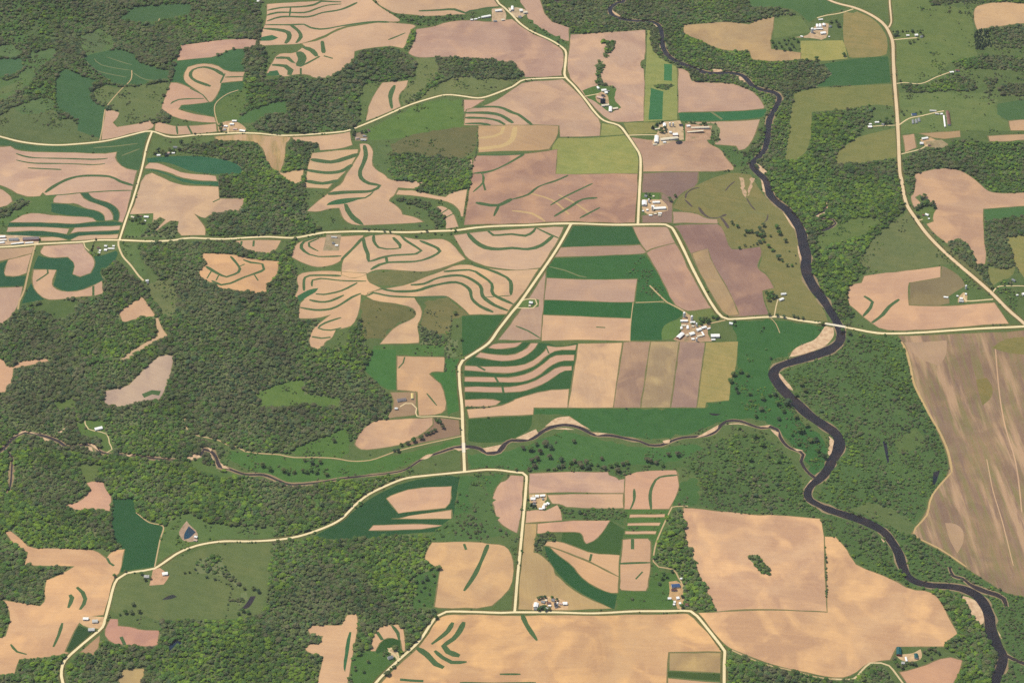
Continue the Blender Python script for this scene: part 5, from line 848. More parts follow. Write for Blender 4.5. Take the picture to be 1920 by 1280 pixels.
# farms: name ; items  x1,y1,x2,y2,width_m,colour,kind
FARMS = """
top farm astride the northern road | 928,19.7,941,19,11,white,barn 902,32,920.5,29,11,white,barn 882,36,887,36,8,white,shed 889,35.4,895,34.6,7,white,shed 896.5,33,900,32.5,6,white,shed 940,36.4,946,35.7,10,cream,shed 925,38.6,931.5,38.3,9,grey,shed 960.6,11,960.6,19,10,white,barn 956.6,16,956.6,21,7,cream,shed 974,19.7,979.6,19.3,16,white,barn 981,23.3,988.7,22.6,11,cream,barn 971.6,30.6,978,31.4,10,grey,house
top centre farmstead at the tree tail | 1120.2,162.6,1123.2,165.9,9,white,house 1127.3,168.9,1136.9,168.3,13,white,barn 1133.6,173.5,1139,172.7,13,white,barn 1138,169.7,1142.9,169.7,6,grey,shed 1127.6,178.4,1133.6,179,12,dark,house 1119.4,181,1131,184,14,pink,barn 1127.6,191,0,0,4.2,navy,silo 1130.3,191,0,0,4.2,navy,silo 1133.3,191,0,0,4.2,navy,silo 1127.3,197.6,1142.3,196,11,cream,barn 1144.8,199.8,1144.2,209,13,white,barn 1148.6,203.9,1158.7,202.2,11,cream,barn
dairy farm with the round slurry pond | 1245.7,230.2,1245.7,237.5,12,white,barn 1227.9,241.2,1237.7,240.4,7,cream,shed 1231.2,254,1230.4,267.4,16,white,barn 1224.2,270,1231.9,269.6,7,cream,shed 1237.4,260.8,1272,258,15,cream,barn 1261,252,1271,252,16,white,barn 1254.5,247,1259.6,247.7,10,white,house 1242.8,266,1248.7,265.6,8,white,shed 1273,233.5,1280,233.5,12,dark,shed 1287.3,235.3,1293.9,235,11,white,shed 1294.6,237.9,1331,239.3,9,cream,barn 1287.3,246.6,1319.8,245.9,8,cream,barn 1256,234,0,0,3,white,silo 1262,234,0,0,3,white,silo
white-barn farm at the main road junction | 1208.4,366.3,1213.5,367.4,11,grey,house 1223.8,367,1226.7,367,8,cream,shed 1208,376,1208,385,19,white,barn 1223,378.7,1237.3,378.3,10,white,barn 1221.2,386.7,1226.7,386.7,14,white,barn 1224.5,390.3,1249,389.2,13,white,barn 1211.7,392.5,1215.7,392.5,9,white,shed 1204.5,394.3,1206.8,394.3,6,white,shed 1216.5,402.6,1223,402.4,7,white,shed 1234,399,1241,398.9,7,white,shed 1233.6,402.7,1239.8,402.6,7,cream,shed 1226,400,1231,400,6,cream,shed 1216.5,377,0,0,3.2,white,silo 1223,391.5,0,0,3,grey,silo
many-roofed white farm at the road bend | 1275.2,600.8,1289.8,600.8,9,white,barn 1293.8,603.7,1303.6,603.3,9,white,barn 1277,609,1286,609,8,cream,shed 1277.7,611.5,1277.7,616,7,white,shed 1289.4,609.2,1289.4,615.7,8,white,shed 1296.7,610,1301.8,610.6,8,cream,shed 1315,614.3,1324.4,612,10,white,barn 1305.8,618.7,1314.6,615.7,12,white,barn 1325.5,615.7,1331.7,614,6,white,shed 1270.5,633.5,1280.5,624.5,16,white,barn 1292.5,626.3,1301.8,623.4,14,white,barn 1285.7,628,1290.5,626.7,10,cream,shed 1306.9,629.6,1317.5,627.4,9,cream,shed 1316,621,1320,628,5,white,shed 1332.4,629,1349.6,629,16,white,barn 1333.5,635.5,1341.2,635.5,7,white,shed 1296.3,634.3,1302,634.3,9,white,shed 1367.4,605,1374,606.3,10,white,house 1282.8,591.3,0,0,4.2,white,silo 1297,597.9,0,0,4.4,white,silo 1306,609.5,0,0,3,white,silo 1306,637,0,0,3,white,silo
conifer-sheltered roadside farm | 994.6,934.3,1004,933.9,12,white,barn 1003.5,929.5,1010.3,929.2,12,white,barn 998.3,929,1001.6,929,7,cream,shed 1012,928.8,1022,927.7,9,white,barn 1016.2,934.3,1019.8,933.6,8,grey,shed 1025.6,940.8,1030,943.8,7,white,shed 1019,945.2,1025.3,944.5,9,white,barn 1010.3,952.5,1017.5,952.1,7,white,shed 1019.3,947.5,1019.3,953.2,9,white,barn 999.4,939.4,1005.2,939.8,8,pink,house 1001,944.5,1003,944.8,7,grey,house
bottom road farm | 1005.8,1129.2,1004.2,1137.5,15,white,barn 1015,1125.8,1021.7,1127.9,9,grey,shed 1022,1123.5,1025.8,1124.4,8,cream,shed 1035.8,1123.3,1039,1124.2,9,grey,house 1025,1128.3,1032.5,1129.2,8,brown,shed 1041,1130,1043,1137,10,dark,barn 1055,1130.4,1063.8,1130,12,white,barn 1048.3,1130,1054,1130.4,7,pink,shed 1028,1133.8,1033.3,1133.8,6,white,shed 1002,1139.5,1006.5,1140.2,9,grey,house 1023,1138.6,1027,1140.6,8,pale,house 1045.5,1133,0,0,3,white,silo
blue-barn farm on the winding lane | 1258.5,1097.6,1275,1096.2,15,blue,barn 1258.5,1104.5,1269.4,1104.5,8,maroon,shed 1251.8,1120.5,1258.8,1120,8,white,shed 1268,1119.8,1273.6,1119,11,white,shed 1263,1126.8,1266.6,1126.8,8,white,shed 1262,1131.5,1265.5,1131.5,7,white,shed 1273,1129.3,1277,1129.3,8,white,shed 1284.9,1132.4,1290.5,1132.4,10,brown,house 1275,1083.2,1280,1083.2,6,white,shed
teal-roofed farm at the bottom right | 1685,1213,1685,1227.5,16,teal,barn 1717.2,1224.4,1717.8,1233,12,teal,barn 1690,1241.5,1696,1242,9,pale,house 1698,1230,1700,1238.5,5,white,shed
roadside farm at lower left | 155.6,1158.8,166.5,1158.8,10,white,barn 173,1163.7,184,1163.2,13,pale,barn 165.4,1179.6,178,1179,12,pale,barn 90,1241,97,1238,11,white,house
farm on the west road loop | 270,1080,280,1080,12,pale,house 304,1075,315,1074,13,white,barn
far farm near the top right | 1532,45,1532.5,51,10,white,barn 1537.5,44.5,1538,51,10,white,barn 1544.5,44,1545,48,12,white,barn 1524.5,54.4,1529.4,53.8,8,white,shed 1530,53.5,1542.5,53.5,8,white,barn 1538,62,1548,60.6,14,white,barn 1500.6,67,1505.6,68,7,white,shed 1534.4,36,1543,35.6,7,white,shed 1554.4,48.8,1558.8,48.8,10,grey,house 1553,68,1556,68,6,white,shed 1522.5,58.8,0,0,5.5,white,silo
small farm west of the highway | 1627,237.5,1635,237,12,white,barn 1640,229,1648,228.5,8,white,barn 1629,232,1634,231.5,8,white,shed 1653,232,1658,233,8,grey,house
farm of the blue house and long brown barn | 1709,214.7,1718,213.7,12,blue,house 1711.5,224,1712,231,9,grey,shed 1717.5,223,1718.5,230,9,grey,shed 1722.5,221,1724,227,9,grey,shed 1742.6,206.7,1756,206.7,9,pale,shed 1753,212.3,1761,212.8,7,pale,shed 1763,213,1767.5,212.5,9,white,shed 1769.4,215.5,1772,238,5,white,shed 1776,208,1779.7,234.4,13,brown,barn
new house lot on the right | 1728,259.7,1740,257.8,10,white,barn 1724.4,268,1731,268,13,white,house 1739.4,271.4,1745,271.4,8,brown,shed
small farm high on the highway | 1699,65.5,1705,65.5,8,white,shed 1715,65.5,1721,65,12,white,barn 1725,68,1730,68,9,grey,house
hillside barn lot, upper right | 1780,135.5,1788,134.5,10,white,barn 1790.5,131.5,1799,131.5,10,brown,barn
tree-sheltered highway house lot | 1735,401,1741,403,10,white,house 1740,409,1743,409,6,white,shed 1729,402,1733,402,9,brown,shed
junction farm in the rough paddock | 1799,559,1805,559,9,white,barn 1797.5,564,1806.7,563.8,10,pale,barn 1809,550,1812.5,550,9,white,shed 1769,556,1778,556,7,white,shed 1793.5,553.8,1796.7,553.8,6,white,shed 1811,538.8,0,0,3.4,white,silo
big cattle farm at the left edge | -6,443.5,11,443.2,10,white,barn -6,449,13,448.5,6,white,shed -6,454.4,9,453.2,9,white,shed 16,448,35.5,448,13,grey,barn 42,447.3,74.5,447,19,darkgrey,barn 20,456,45,454.2,6,white,shed 47,454.2,63,453.6,6,white,shed
houses below the left main road | 183.5,473.2,188,473,7,white,shed 186.2,468.5,189.5,468.7,10,white,shed 195.5,468,201,468,11,white,barn 202,465.3,215,464.7,6,white,shed 196.5,460.7,200.5,460.7,9,white,house 211,460.3,215.5,460.3,7,white,shed 182,464,187,463.5,8,brown,house
house lot right of the link road | 270,406,279,406,9,white,barn 270,413,274,413,7,white,shed 246,406,252,407,8,cream,house 262,404,267,404,6,brown,shed
dead-end drive | 273,526,279,525,8,white,house 262,535,268,534,8,white,shed 276,529,278,529,6,grey,shed
glade in the left woods | 177.5,804,192.5,800.5,13,white,barn
upper west farm | 435,226.5,444,226,9,white,barn 420,235.5,427,235.5,9,white,shed 431,232.5,439,232,9,white,barn 419,242,424,242,9,pale,house 437,241,445,241,9,pink,shed 449,244,460,245,9,white,barn
small farm under the upper road | 667,259,673,258,9,pink,house 676,261,687,261.5,9,pale,barn 680,254,687,254,7,grey,shed 690,242,693,245,7,maroon,shed
houses below the upper west road | 325,275,333,276,9,grey,house 322,286,328,286,7,white,shed 294,290,301,290,9,white,shed 309,288,318,286,10,pink,barn
farm amid the contour fields | 621,443,632,444,7,pale,shed 623,455,627,455,8,grey,house 628,459,634,459,8,white,shed
oval lot beside the diagonal road | 992,566,999,567,11,white,house 991,572,995,572,8,cream,shed
brown dirt lot in the centre | 744,750,762,747,12,darkgrey,barn 773,736,773,747,9,yellow,shed 741,765,745,765,7,white,house
blue pond beside the west road | 365,1005,370,1006,8,white,house 363,1011,370,1012,6,pink,shed
bottom edge near the half-moon | 727,1233,737,1230,11,grey,house
river pasture | 1464,551,1474,550,9,white,house 1461,562,1469,559,10,white,barn
right edge beyond the highway | 1897,523,1903,526,9,grey,house 1905,552,1909,552,6,white,shed 1916,551,1925,549,10,white,barn
top left edge above the striped field | 482,2,490,3,10,white,barn 476,6,481,7,7,grey,shed
"""
# loose trees: phrase | kind | offset x,y,zoom | points x,y[,radius px]
TREES = """
olive grazing flat west of the river | r | 1360,400,12.8 | 285,310,4.5 500,440,4 560,440,4.5 630,435,4 465,520,3 905,290,5 830,370,5 880,450,5.5 760,500,5 920,520,5 830,545,5 1240,335,5.5 1300,485,6 1440,660,5 910,660,4 820,690,4.5 760,730,3 1080,540,3 1040,790,4.5 1130,890,4 1280,1070,6 1480,1250,4 1600,1250,3.5 470,765,3 340,830,3.5 600,790,2.5 675,745,2.5 160,230,4 1370,1140,3 190,270,2.5 1190,880,2.5 1535,900,2.5 1680,1000,2.5 1690,1190,2.5
row along the teardrop field | g | 640,640,4 | 705,585,4 720,600,4 745,610,4.5 760,645,5 700,665,4.5 680,680,4.5 655,690,4.5 635,695,4 600,725,6 545,745,6 495,765,5 450,775,4 425,820,5 395,815,4 735,590,4
creek floodplain meadow, centre | g | 960,640,4 | 80,800,5 140,810,7 180,770,5 250,770,8 290,800,6 210,830,6 280,870,6 190,880,6 150,900,6 170,940,6 465,750,5 675,880,5 370,890,6 440,910,5 470,900,5 510,915,6 560,910,6 590,920,5 520,940,6 570,950,6 690,950,6 780,925,6 790,970,7 860,910,5 1010,890,6 1040,900,6 1080,910,5 1130,930,5 1170,850,5 1240,850,6 350,940,5 30,960,4 130,960,5 380,935,5 640,925,4 740,935,5 830,920,5
floodplain grass between creek and river | r | 1280,640,4 | 890,325,6 920,370,6 850,400,5 710,470,6 755,525,5 600,430,6 690,400,5 650,405,4 545,560,5 720,580,5 790,470,9 850,570,6 930,630,6 880,670,9 820,700,4 1000,740,6 960,745,6 1010,820,6 870,770,5 600,780,6 640,860,5 720,900,5 540,720,6 425,650,4 510,890,6 1060,870,6 360,300,6 380,250,6 430,225,6 480,250,5 400,350,4 410,380,4 500,395,5 590,510,6 740,860,4 660,125,3
grazed pasture below the west road loop | r | 0,960,4 | 1000,690,5 900,765,3 940,750,5 1045,745,5 985,750,5 1385,452,3 1420,447,3 1465,425,3 1475,385,3 1550,485,3.5 1610,500,3.5 1830,570,4 1900,570,5 1940,595,5 1820,740,5 1860,750,5 1790,760,4
top right orchard by the far farm | r | 1280,0,4 | 670,315,4 690,350,5 720,320,3 760,300,3 790,300,3 775,330,3 800,370,4.5 830,350,3 760,375,3.5 700,365,3 830,290,3 860,310,4 740,350,3 815,330,3 1210,415,4.5 1000,445,5 1165,195,5 1110,165,4 1150,160,3.5 930,455,4
upper right farm lots | r | 1600,0,4 | 1230,585,3 350,605,3 440,235,4 420,320,3.5 450,310,3 310,265,4 330,260,4 500,240,3 520,265,3 360,835,3 375,860,3 500,840,3 470,845,2.5 250,900,5 270,920,5 240,925,4 200,905,3 400,828,2.5 230,925,4
many-roofed white farm | r | 1250,580,13.71 | 850,250,4 900,300,4.5 1000,250,5 1040,330,5 880,370,4 1180,190,4 1260,220,4 1300,190,4 1080,280,4 960,240,4 340,560,3 660,370,3 1740,300,3.5 1760,400,3
bottom road farm | r | 960,1080,12 | 600,490,4 660,470,4 740,460,4 900,480,4 1010,520,3.5 660,720,5 720,690,5 840,740,4 600,750,4 760,760,4
blue-barn farm | r | 1230,1060,14.22 | 200,220,5 150,340,5 690,1090,5 700,820,4 280,300,4 420,150,4 90,480,4 740,360,3.5
teal-roofed farm | g | 1660,1190,16 | 270,740,4.5 320,820,4.5 360,900,4.5 500,980,4 800,850,4 900,880,4 1170,520,4 1290,430,4 1400,400,4 1500,470,4 1380,700,3.5 1170,740,3 1250,560,4 1590,540,4
left farms | r | 0,1040,4 | 1060,140,4 1090,185,4 1130,175,3.5 940,120,3.5 860,155,4 1010,130,2.5 300,790,4 430,770,5 460,800,4
white-barn and slurry-pond farms | r | 1180,220,4 | 240,90,4 265,80,4.5 230,105,4 250,110,4 125,575,3 150,580,3 150,605,3 190,690,2.5 275,105,3 300,610,4 310,625,4 345,590,4
house lot right of the link road | r | 160,320,4 | 345,370,4.5 380,365,5 410,380,6 430,390,5 390,340,4 330,360,3
small farms on the upper west road | r | 320,200,4 | 20,330,4 80,270,5 100,300,5 60,320,5 -10,320,4 370,150,4 380,135,4 375,175,4 1365,180,5 1365,195,5 1370,210,4 1460,185,4 1430,190,4 -60,345,5 -90,330,5 -120,350,5 -40,360,5
tree-sheltered highway house | r | 1700,360,8 | 175,225,5 225,200,5 280,190,5 320,160,4.5 360,185,4.5 415,225,5 225,95,4.5 265,65,5 145,255,4.5 400,160,4 300,130,4 160,360,4
river pasture house | r | 1430,540,16 | 160,200,5 270,160,5 290,290,5 160,350,5 400,260,4.5 100,130,4 220,240,5
green corner beside the fan-shaped field | r | 640,960,4 | 595,590,3 660,610,3 620,560,4 655,740,4 580,660,3 610,520,4 560,520,4 640,500,5 690,470,4 620,690,3 710,790,5 690,740,5 105,1180,3 165,1190,4 200,1120,4
creek meadow below the dirt track | r | 320,640,4 | 990,970,5 1020,980,5 1050,965,6 1090,980,5 1060,910,5 1120,905,5 1005,890,4 1170,1000,5 1130,1240,6 1185,1220,4 690,930,6 740,960,6 850,970,6 1225,745,5 880,990,4 930,980,4
verge of the main road | r | 640,320,4 | 320,452,3 365,460,3 640,452,3.5 855,447,3 200,440,3 700,470,3 560,490,3.5 855,1070,5 900,1265,3.5 865,1160,3 250,440,2.5
river bank by the bridge | r | 1480,590,4 | 30,10,4 60,20,4 100,25,4 -90,5,4 -150,0,4 250,70,5 400,120,5 450,140,5 -40,15,4
"""
HEDGES = """
16 .9 0 | dark conifer row beside the slurry-pond farm | 1222,243 1232,236 1243,229
9 .4 .3 | thin bush row between the two sandy fields | 1547,1010 1549,1060 1550,1120
9 .7 .2 | dark hedge left of the deep green triangle | 846,592 846,605 843,632
7 .5 .3 | clipped hedge line on the notched block's edge | 834,652 835,697
10 .55 .2 | dark hedge curving around the pasture, lower left | 410,1088 422,1094 434,1098 432,1115 427,1140 424,1158
8 .4 .3 | hedgerow between winding field arm and brown field | 880,352 874,380 870,412
8 .4 .3 | hedgerow right of the rough brown pasture | 896,240 895,265 893,286 887,312
7 .4 .2 | short hedge at the little tilled triangle | 868,187 867,200
8 .4 .4 | fence-line bushes above the highway pasture | 1555,163 1580,162 1602,161
10 .7 0 | conifer row at the small farm high on the highway | 1675,60 1700,60 1730,58
10 .5 .3 | brush line on the tilled rectangle's lower edge | 872,763 885,764 900,764 920,763
9 .5 .3 | tree line on the north side of the main road | 645,428 680,429 720,430 760,430
11 1 0 | dark conifer screen beside the road at left | 180,449 177,456 174,464 172,470
9 .5 .4 | hedge between lime strip field and tilled field | 1202,116 1205,120 1203,128
"""
W_ = list(blocks(WATER))
VALLEY = [flat(poly(h[2])[:, :2]) for h, ch in W_[:2]]
VALLEY = [np.array([L[i] for i in range(0, len(L), 2)]+[L[-1]]) for L in VALLEY]
BASE = dict(name='ground', mat='M', col=(92, 116, 66), label='grassy valley floor and field margins reaching to the horizon', cat='ground')
SPARSE = []
for head, ch in blocks(WOODS):
    kv = dict(t.split('=') for t in head[0].split())
    scr = float(kv['d']) < .9 or 'q' in kv
    if float(kv['d']) < .5:
        SPARSE.append((ground(poly(head[2])), float(kv['d']), float(kv['g']), float(kv['s']), 'wood '+head[1])); continue
    rec = dict(name='forest_floor', mat='M' if scr else 'floor', col=(80, 112, 60), label='leafy forest floor under the wood '+head[1], cat='forest floor',
               wood=dict(q=float(kv.get('q', -1.75)), d=float(kv['d']), g=float(kv['g']), s=float(kv['s']), label='wood '+head[1]))
    island = any(k in head[1] for k in ('island', 'tree tail', 'hook-shaped', 'lens of', 'oval', 'conifers sheltering', 'shelter trees', 'scattered', 'brush line', 'beside the dark pond', 'small wood under', 'scrub in the hollow', 'slope above the upper road', 'bend of', 'thicket', 'as brush', 'wedge left', 'brushy swale', 'along the northern road'))
    add_poly(45 if island else 10, poly(head[2]), rec, 2, 6.0)
NAMES = dict(T='field', C='crop_field', P='pasture', M='meadow')
def do_fields(txt):
    for k, (head, ch) in enumerate(blocks(txt)):
        h = head[0].split(); kv = dict(t.split('=') for t in h[2:]); cl = h[0]
        px = poly(head[2]); bb = np.ptp(px, axis=0)
        small = float(bb[0]*bb[1])
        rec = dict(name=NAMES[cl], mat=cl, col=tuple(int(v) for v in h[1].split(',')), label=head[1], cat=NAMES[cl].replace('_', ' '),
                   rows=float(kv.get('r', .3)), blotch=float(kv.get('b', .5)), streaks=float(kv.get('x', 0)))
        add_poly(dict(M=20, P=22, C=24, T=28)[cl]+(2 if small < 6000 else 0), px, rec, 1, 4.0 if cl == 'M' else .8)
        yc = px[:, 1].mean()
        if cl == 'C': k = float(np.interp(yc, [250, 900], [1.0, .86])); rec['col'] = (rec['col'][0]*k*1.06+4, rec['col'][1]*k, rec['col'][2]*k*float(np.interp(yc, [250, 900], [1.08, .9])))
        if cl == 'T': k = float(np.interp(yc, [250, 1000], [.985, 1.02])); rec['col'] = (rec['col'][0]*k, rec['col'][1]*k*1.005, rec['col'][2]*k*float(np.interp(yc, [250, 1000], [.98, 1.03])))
        if cl == 'T':
            ring = REG[-1]['ring']; cl2 = np.vstack([ring, ring[:1]]); ww = 3.4*(1+.35*rng.normal(0, 1, len(cl2))).clip(.3, 2.2); ww[-1] = ww[0]
            REG.append(dict(prio=31 if small >= 6000 else 31.5, ring=ribbon(cl2, ww), cl=cl2, w=ww, rec=dict(name='weedy_margin', mat='strip', col=(126, 120, 76), parent=rec)))
        for code, pts in ch:
            pp = poly(pts); kd = code[0]; w = float(code[1:] or 0)*1.5
            sub = dict(parent=rec)
            if kd == 's': add_line(34, pp, w*1.7, dict(sub, name='grass_strip', mat='strip', col=(76, 104, 60)), 18, 1, .22)
            elif kd == 'g': add_poly(33, pp, dict(sub, name='grass_patch', mat='strip', col=(58, 106, 62)), 2)
            elif kd == 'y': add_line(32, pp, w*1.25, dict(sub, name='stubble_band', mat='T', col=(204, 174, 122) if cl == 'T' else (128, 134, 88), blotch=.3, rows=.3, streaks=0), 25, 1)
            elif kd == 'd': add_line(33, pp, w*1.4, dict(sub, name='bare_scrape', mat='T', col=(206, 172, 136), blotch=.5, rows=.3, streaks=0), 25, 1)
            elif kd == 't': add_poly(33, pp, dict(sub, name='tilled_patch', mat='T', col=(182, 152, 120), blotch=.4, rows=1.3, streaks=.15), 2)
            elif kd == 'o': add_poly(33, pp, dict(sub, name='regrowth_patch', mat='P', col=(136, 132, 78)), 2)
            elif kd == 'w': add_line(36, pp, w*1.8, dict(sub, name='ditch', mat='yard', col=(96, 84, 76)), 12, 1, .35)
            elif kd == 'e': add_poly(33, pp, dict(sub, name='bare_scrape', mat='yard', col=(214, 178, 140)), 2, 4.0)
do_fields(FIELDS); do_fields(FIELDS2)
for head, ch in W_:
    rec = dict(name=head[0], mat='water', col=(40, 34, 32) if head[0] == 'river' else (58, 46, 40), label=head[1], cat=head[0])
    wp = poly(head[2]); wp[:, 2] *= .9 if head[0] == 'river' else 1
    add_line(50, wp, 0, rec, 14, 0, .10 if head[0] == 'river' else .22)
    bank = wp.copy(); bank[:, 2] = bank[:, 2]+np.where(bank[:, 0] < 560, 10, 6) if head[0] == 'creek' else bank[:, 2]+5
    add_line(47, bank, 0, dict(name='bank', mat='yard', col=(168, 146, 108), parent=rec), 14, 0, .3)
    for code, pts in ch:
        add_poly(49 if head[0] == 'river' else 51, poly(pts), dict(name='sandbar', mat='sand', col=(230, 200, 160), parent=rec), 2, 0)
for head, ch in blocks(PONDS):
    add_poly(66, poly(head[2]), dict(name='pond', mat='water', col=tuple(int(v) for v in head[0].split(',')), label=head[1], cat='pond'), 2, 0)
for i, (head, ch) in enumerate(blocks(LAWNS)):
    add_poly(62 if i == 7 else 58, poly(head[2]), dict(name='lawn', mat='P', col=tuple(int(v) for v in head[0].split(',')), label=head[1], cat='lawn'), 1)
for head, ch in blocks(YARDS):
    add_poly(60, poly(head[2]), dict(name='farmyard', mat='yard', col=tuple(int(v) for v in head[0].split(',')), label=head[1], cat='farmyard'), 1)
for head, ch in blocks(DRIVES):
    w = float(head[0]); faint = 'faint' in head[1] or 'track' in head[1] or 'trail' in head[1] or 'lane' in head[1]
    add_line(70, poly(head[2]), w*1.15, dict(name='driveway', mat='road', col=(206, 178, 132) if faint else (234, 210, 162), label=head[1], cat='driveway'), 16)
def verge_label(t):
    w = t.split(',')[0].split()[:10]
    while w[-1] in ('the', 'to', 'from', 'down', 'and', 'into', 'in', 'a', 'then', 'at', 'right', 'left'): w.pop()
    return 'grass verge beside the '+' '.join(w)
for head, ch in blocks(ROADS):
    w = float(head[0]); hw = 'highway' in head[1]
    add_line(38, poly(head[2]), w*1.05+9, dict(name='road_verge', mat='P', col=(104, 106, 60), label=verge_label(head[1]), cat='verge'), 18, 0, .22)
    add_line(80, poly(head[2]), w*.9, dict(name='road', mat='road', col=(238, 210, 168) if hw else (255, 236, 186), label=head[1], cat='road'), 18, 0, .05)
REG.sort(key=lambda r: r['prio'])

# ------------------------------------------------------------------ one seamless triangulation, each triangle owned by its top region
def inside(P, ring):
    x, y = P[:, 0], P[:, 1]; c = np.zeros(len(P), bool)
    x1, y1 = ring[:, 0], ring[:, 1]; x2, y2 = np.roll(x1, -1), np.roll(y1, -1)
    for a, b, e, f in zip(x1, y1, x2, y2):
        if b == f: continue
        c ^= ((b > y) != (f > y)) & (x < (e-a)*(y-b)/(f-b)+a)
    return c
def owners(P):
    own = np.full(len(P), -1, int)
    for i, r in enumerate(REG):
        lo, hi = r['ring'].min(0), r['ring'].max(0)
        s = np.nonzero((P[:, 0] > lo[0]) & (P[:, 0] < hi[0]) & (P[:, 1] > lo[1]) & (P[:, 1] < hi[1]))[0]
        if not len(s): continue
        if 'cl' in r: k = seg_dist(P[s], r['cl'], r['w']) < 0
        else: k = inside(P[s], r['ring'])
        own[s[k]] = i
    return own
verts, edges = [], []
for r in REG:
    b = len(verts); n = len(r['ring']); verts += [Vector((float(p[0]), float(p[1]))) for p in r['ring']]
    edges += [(b+i, b+(i+1) % n) for i in range(n)]
corner = flat(np.array([[-330, -230], [2250, -230], [2200, 1480], [-280, 1480]]))
gx0, gx1 = corner[:, 0].min(), corner[:, 0].max(); gy0, gy1 = corner[:, 1].min(), corner[:, 1].max()
S = 62.0
for ix in range(int((gx1-gx0)/S)+1):
    for iy in range(int((gy1-gy0)/S)+1):
        verts.append(Vector((gx0+ix*S+random.uniform(-15, 15), gy0+iy*S+random.uniform(-15, 15))))
for rad, k in ((4500, 40), (6500, 40), (9500, 36), (16000, 30), (30000, 24), (42000, 24)):
    for i in range(k):
        a = 2*math.pi*i/k; p = (rad*math.cos(a), rad*math.sin(a))
        if not (gx0 < p[0] < gx1 and gy0 < p[1] < gy1): verts.append(Vector(p))
ov, oe, of, _, _, _ = delaunay_2d_cdt(verts, edges, [], 0, 0.02)
V2 = np.array([(v.x, v.y) for v in ov]); F = np.array([f for f in of if len(f) == 3])
Z = height(V2)
cen = V2[F].mean(1); own = owners(cen)
a, b, c = V2[F[:, 0]], V2[F[:, 1]], V2[F[:, 2]]
area = (b[:, 0]-a[:, 0])*(c[:, 1]-a[:, 1])-(b[:, 1]-a[:, 1])*(c[:, 0]-a[:, 0])
F[area < 0] = F[area < 0][:, ::-1]
F = F[np.abs(area) > 1e-5]; own = own[np.abs(area) > 1e-5]
V3 = np.column_stack([V2, Z])
# terrain normals so that pieces shade as one surface
eps = 4.0
gxn = (height(V2+[eps, 0])-height(V2-[eps, 0]))/(2*eps); gyn = (height(V2+[0, eps])-height(V2-[0, eps]))/(2*eps)
NRM = np.column_stack([-gxn, -gyn, np.ones(len(V2))]); NRM /= np.linalg.norm(NRM, axis=1)[:, None]
def tag(o, label=None, cat=None, group=None, kind=None):
    if label: o['label'] = label
    if cat: o['category'] = cat
    if group: o['group'] = group
    if kind: o['kind'] = kind
    return o
def mesh_obj(name, vs, fs, mats, parent=None, smooth=False):
    me = bpy.data.meshes.new(name); me.from_pydata([tuple(map(float, v)) for v in vs], [], [tuple(int(i) for i in f) for f in fs])
    for m in (mats if isinstance(mats, (list, tuple)) else [mats]): me.materials.append(m)
    if smooth: me.polygons.foreach_set('use_smooth', [True]*len(me.polygons))
    me.update(); o = bpy.data.objects.new(name, me); C.objects.link(o)
    if parent: o.parent = parent
    return o
def piece(fs, rec):
    u, inv = np.unique(fs, return_inverse=True)
    o = mesh_obj(rec['name'], V3[u], inv.reshape(fs.shape), M[rec['mat']], None, True)
    o.data.normals_split_custom_set_from_vertices(NRM[u].tolist())
    jit = (1.0, 1.0, 1.0) if rec['mat'] in ('water', 'road') else rng.normal(1, .015, 3)
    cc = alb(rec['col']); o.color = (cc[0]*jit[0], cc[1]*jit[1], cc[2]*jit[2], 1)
    o['rows'] = rec.get('rows', .3); o['blotch'] = rec.get('blotch', .5); o['streaks'] = rec.get('streaks', 0.0)
    return o
gobj = piece(F[own < 0], BASE); tag(gobj, BASE['label'], 'ground', None, 'structure')
order = np.argsort(own, kind='stable'); cuts = np.searchsorted(own[order], np.arange(len(REG)+1))
recobj = {}
for i, r in enumerate(REG):
    fs = F[order[cuts[i]:cuts[i+1]]]
    if not len(fs): continue
    o = piece(fs, r['rec']); r['obj'] = o; recobj[id(r['rec'])] = o
for r in REG:
    o = r.get('obj'); rec = r['rec']
    if not o: continue
    if 'parent' in rec:
        p = recobj.get(id(rec['parent']))
        if p: o.parent = p
        else: tag(o, None, None, None, 'structure')
    else: tag(o, rec['label'], rec['cat'], None, 'structure')

# ------------------------------------------------------------------ trees
def ico(sub=1):
    t = (1+5**.5)/2
    v = [Vector(p).normalized() for p in ((-1,t,0),(1,t,0),(-1,-t,0),(1,-t,0),(0,-1,t),(0,1,t),(0,-1,-t),(0,1,-t),(t,0,-1),(t,0,1),(-t,0,-1),(-t,0,1))]
    f = [(0,11,5),(0,5,1),(0,1,7),(0,7,10),(0,10,11),(1,5,9),(5,11,4),(11,10,2),(10,7,6),(7,1,8),(3,9,4),(3,4,2),(3,2,6),(3,6,8),(3,8,9),(4,9,5),(2,4,11),(6,2,10),(8,6,7),(9,8,1)]
    for _ in range(sub):
        mid = {}; nf = []
        def m(a, b):
            k = (min(a, b), max(a, b))
            if k not in mid: v.append(((v[a]+v[b])/2).normalized()); mid[k] = len(v)-1
            return mid[k]
        for a, b, c in f:
            x, y, z = m(a, b), m(b, c), m(c, a); nf += [(a, x, z), (b, y, x), (c, z, y), (x, y, z)]
        f = nf
    return v, f
ICO = ico(1)
def tube(vs, fs, p0, p1, r0, r1, n=5):
    p0, p1 = Vector(p0), Vector(p1); q = (p1-p0).to_track_quat('Z', 'Y'); b = len(vs)
    for p, r in ((p0, r0), (p1, r1)):
        for i in range(n):
            a = 2*math.pi*i/n; vs.append(p+q@Vector((r*math.cos(a), r*math.sin(a), 0)))
    for i in range(n): fs.append((b+i, b+(i+1) % n, b+n+(i+1) % n, b+n+i))
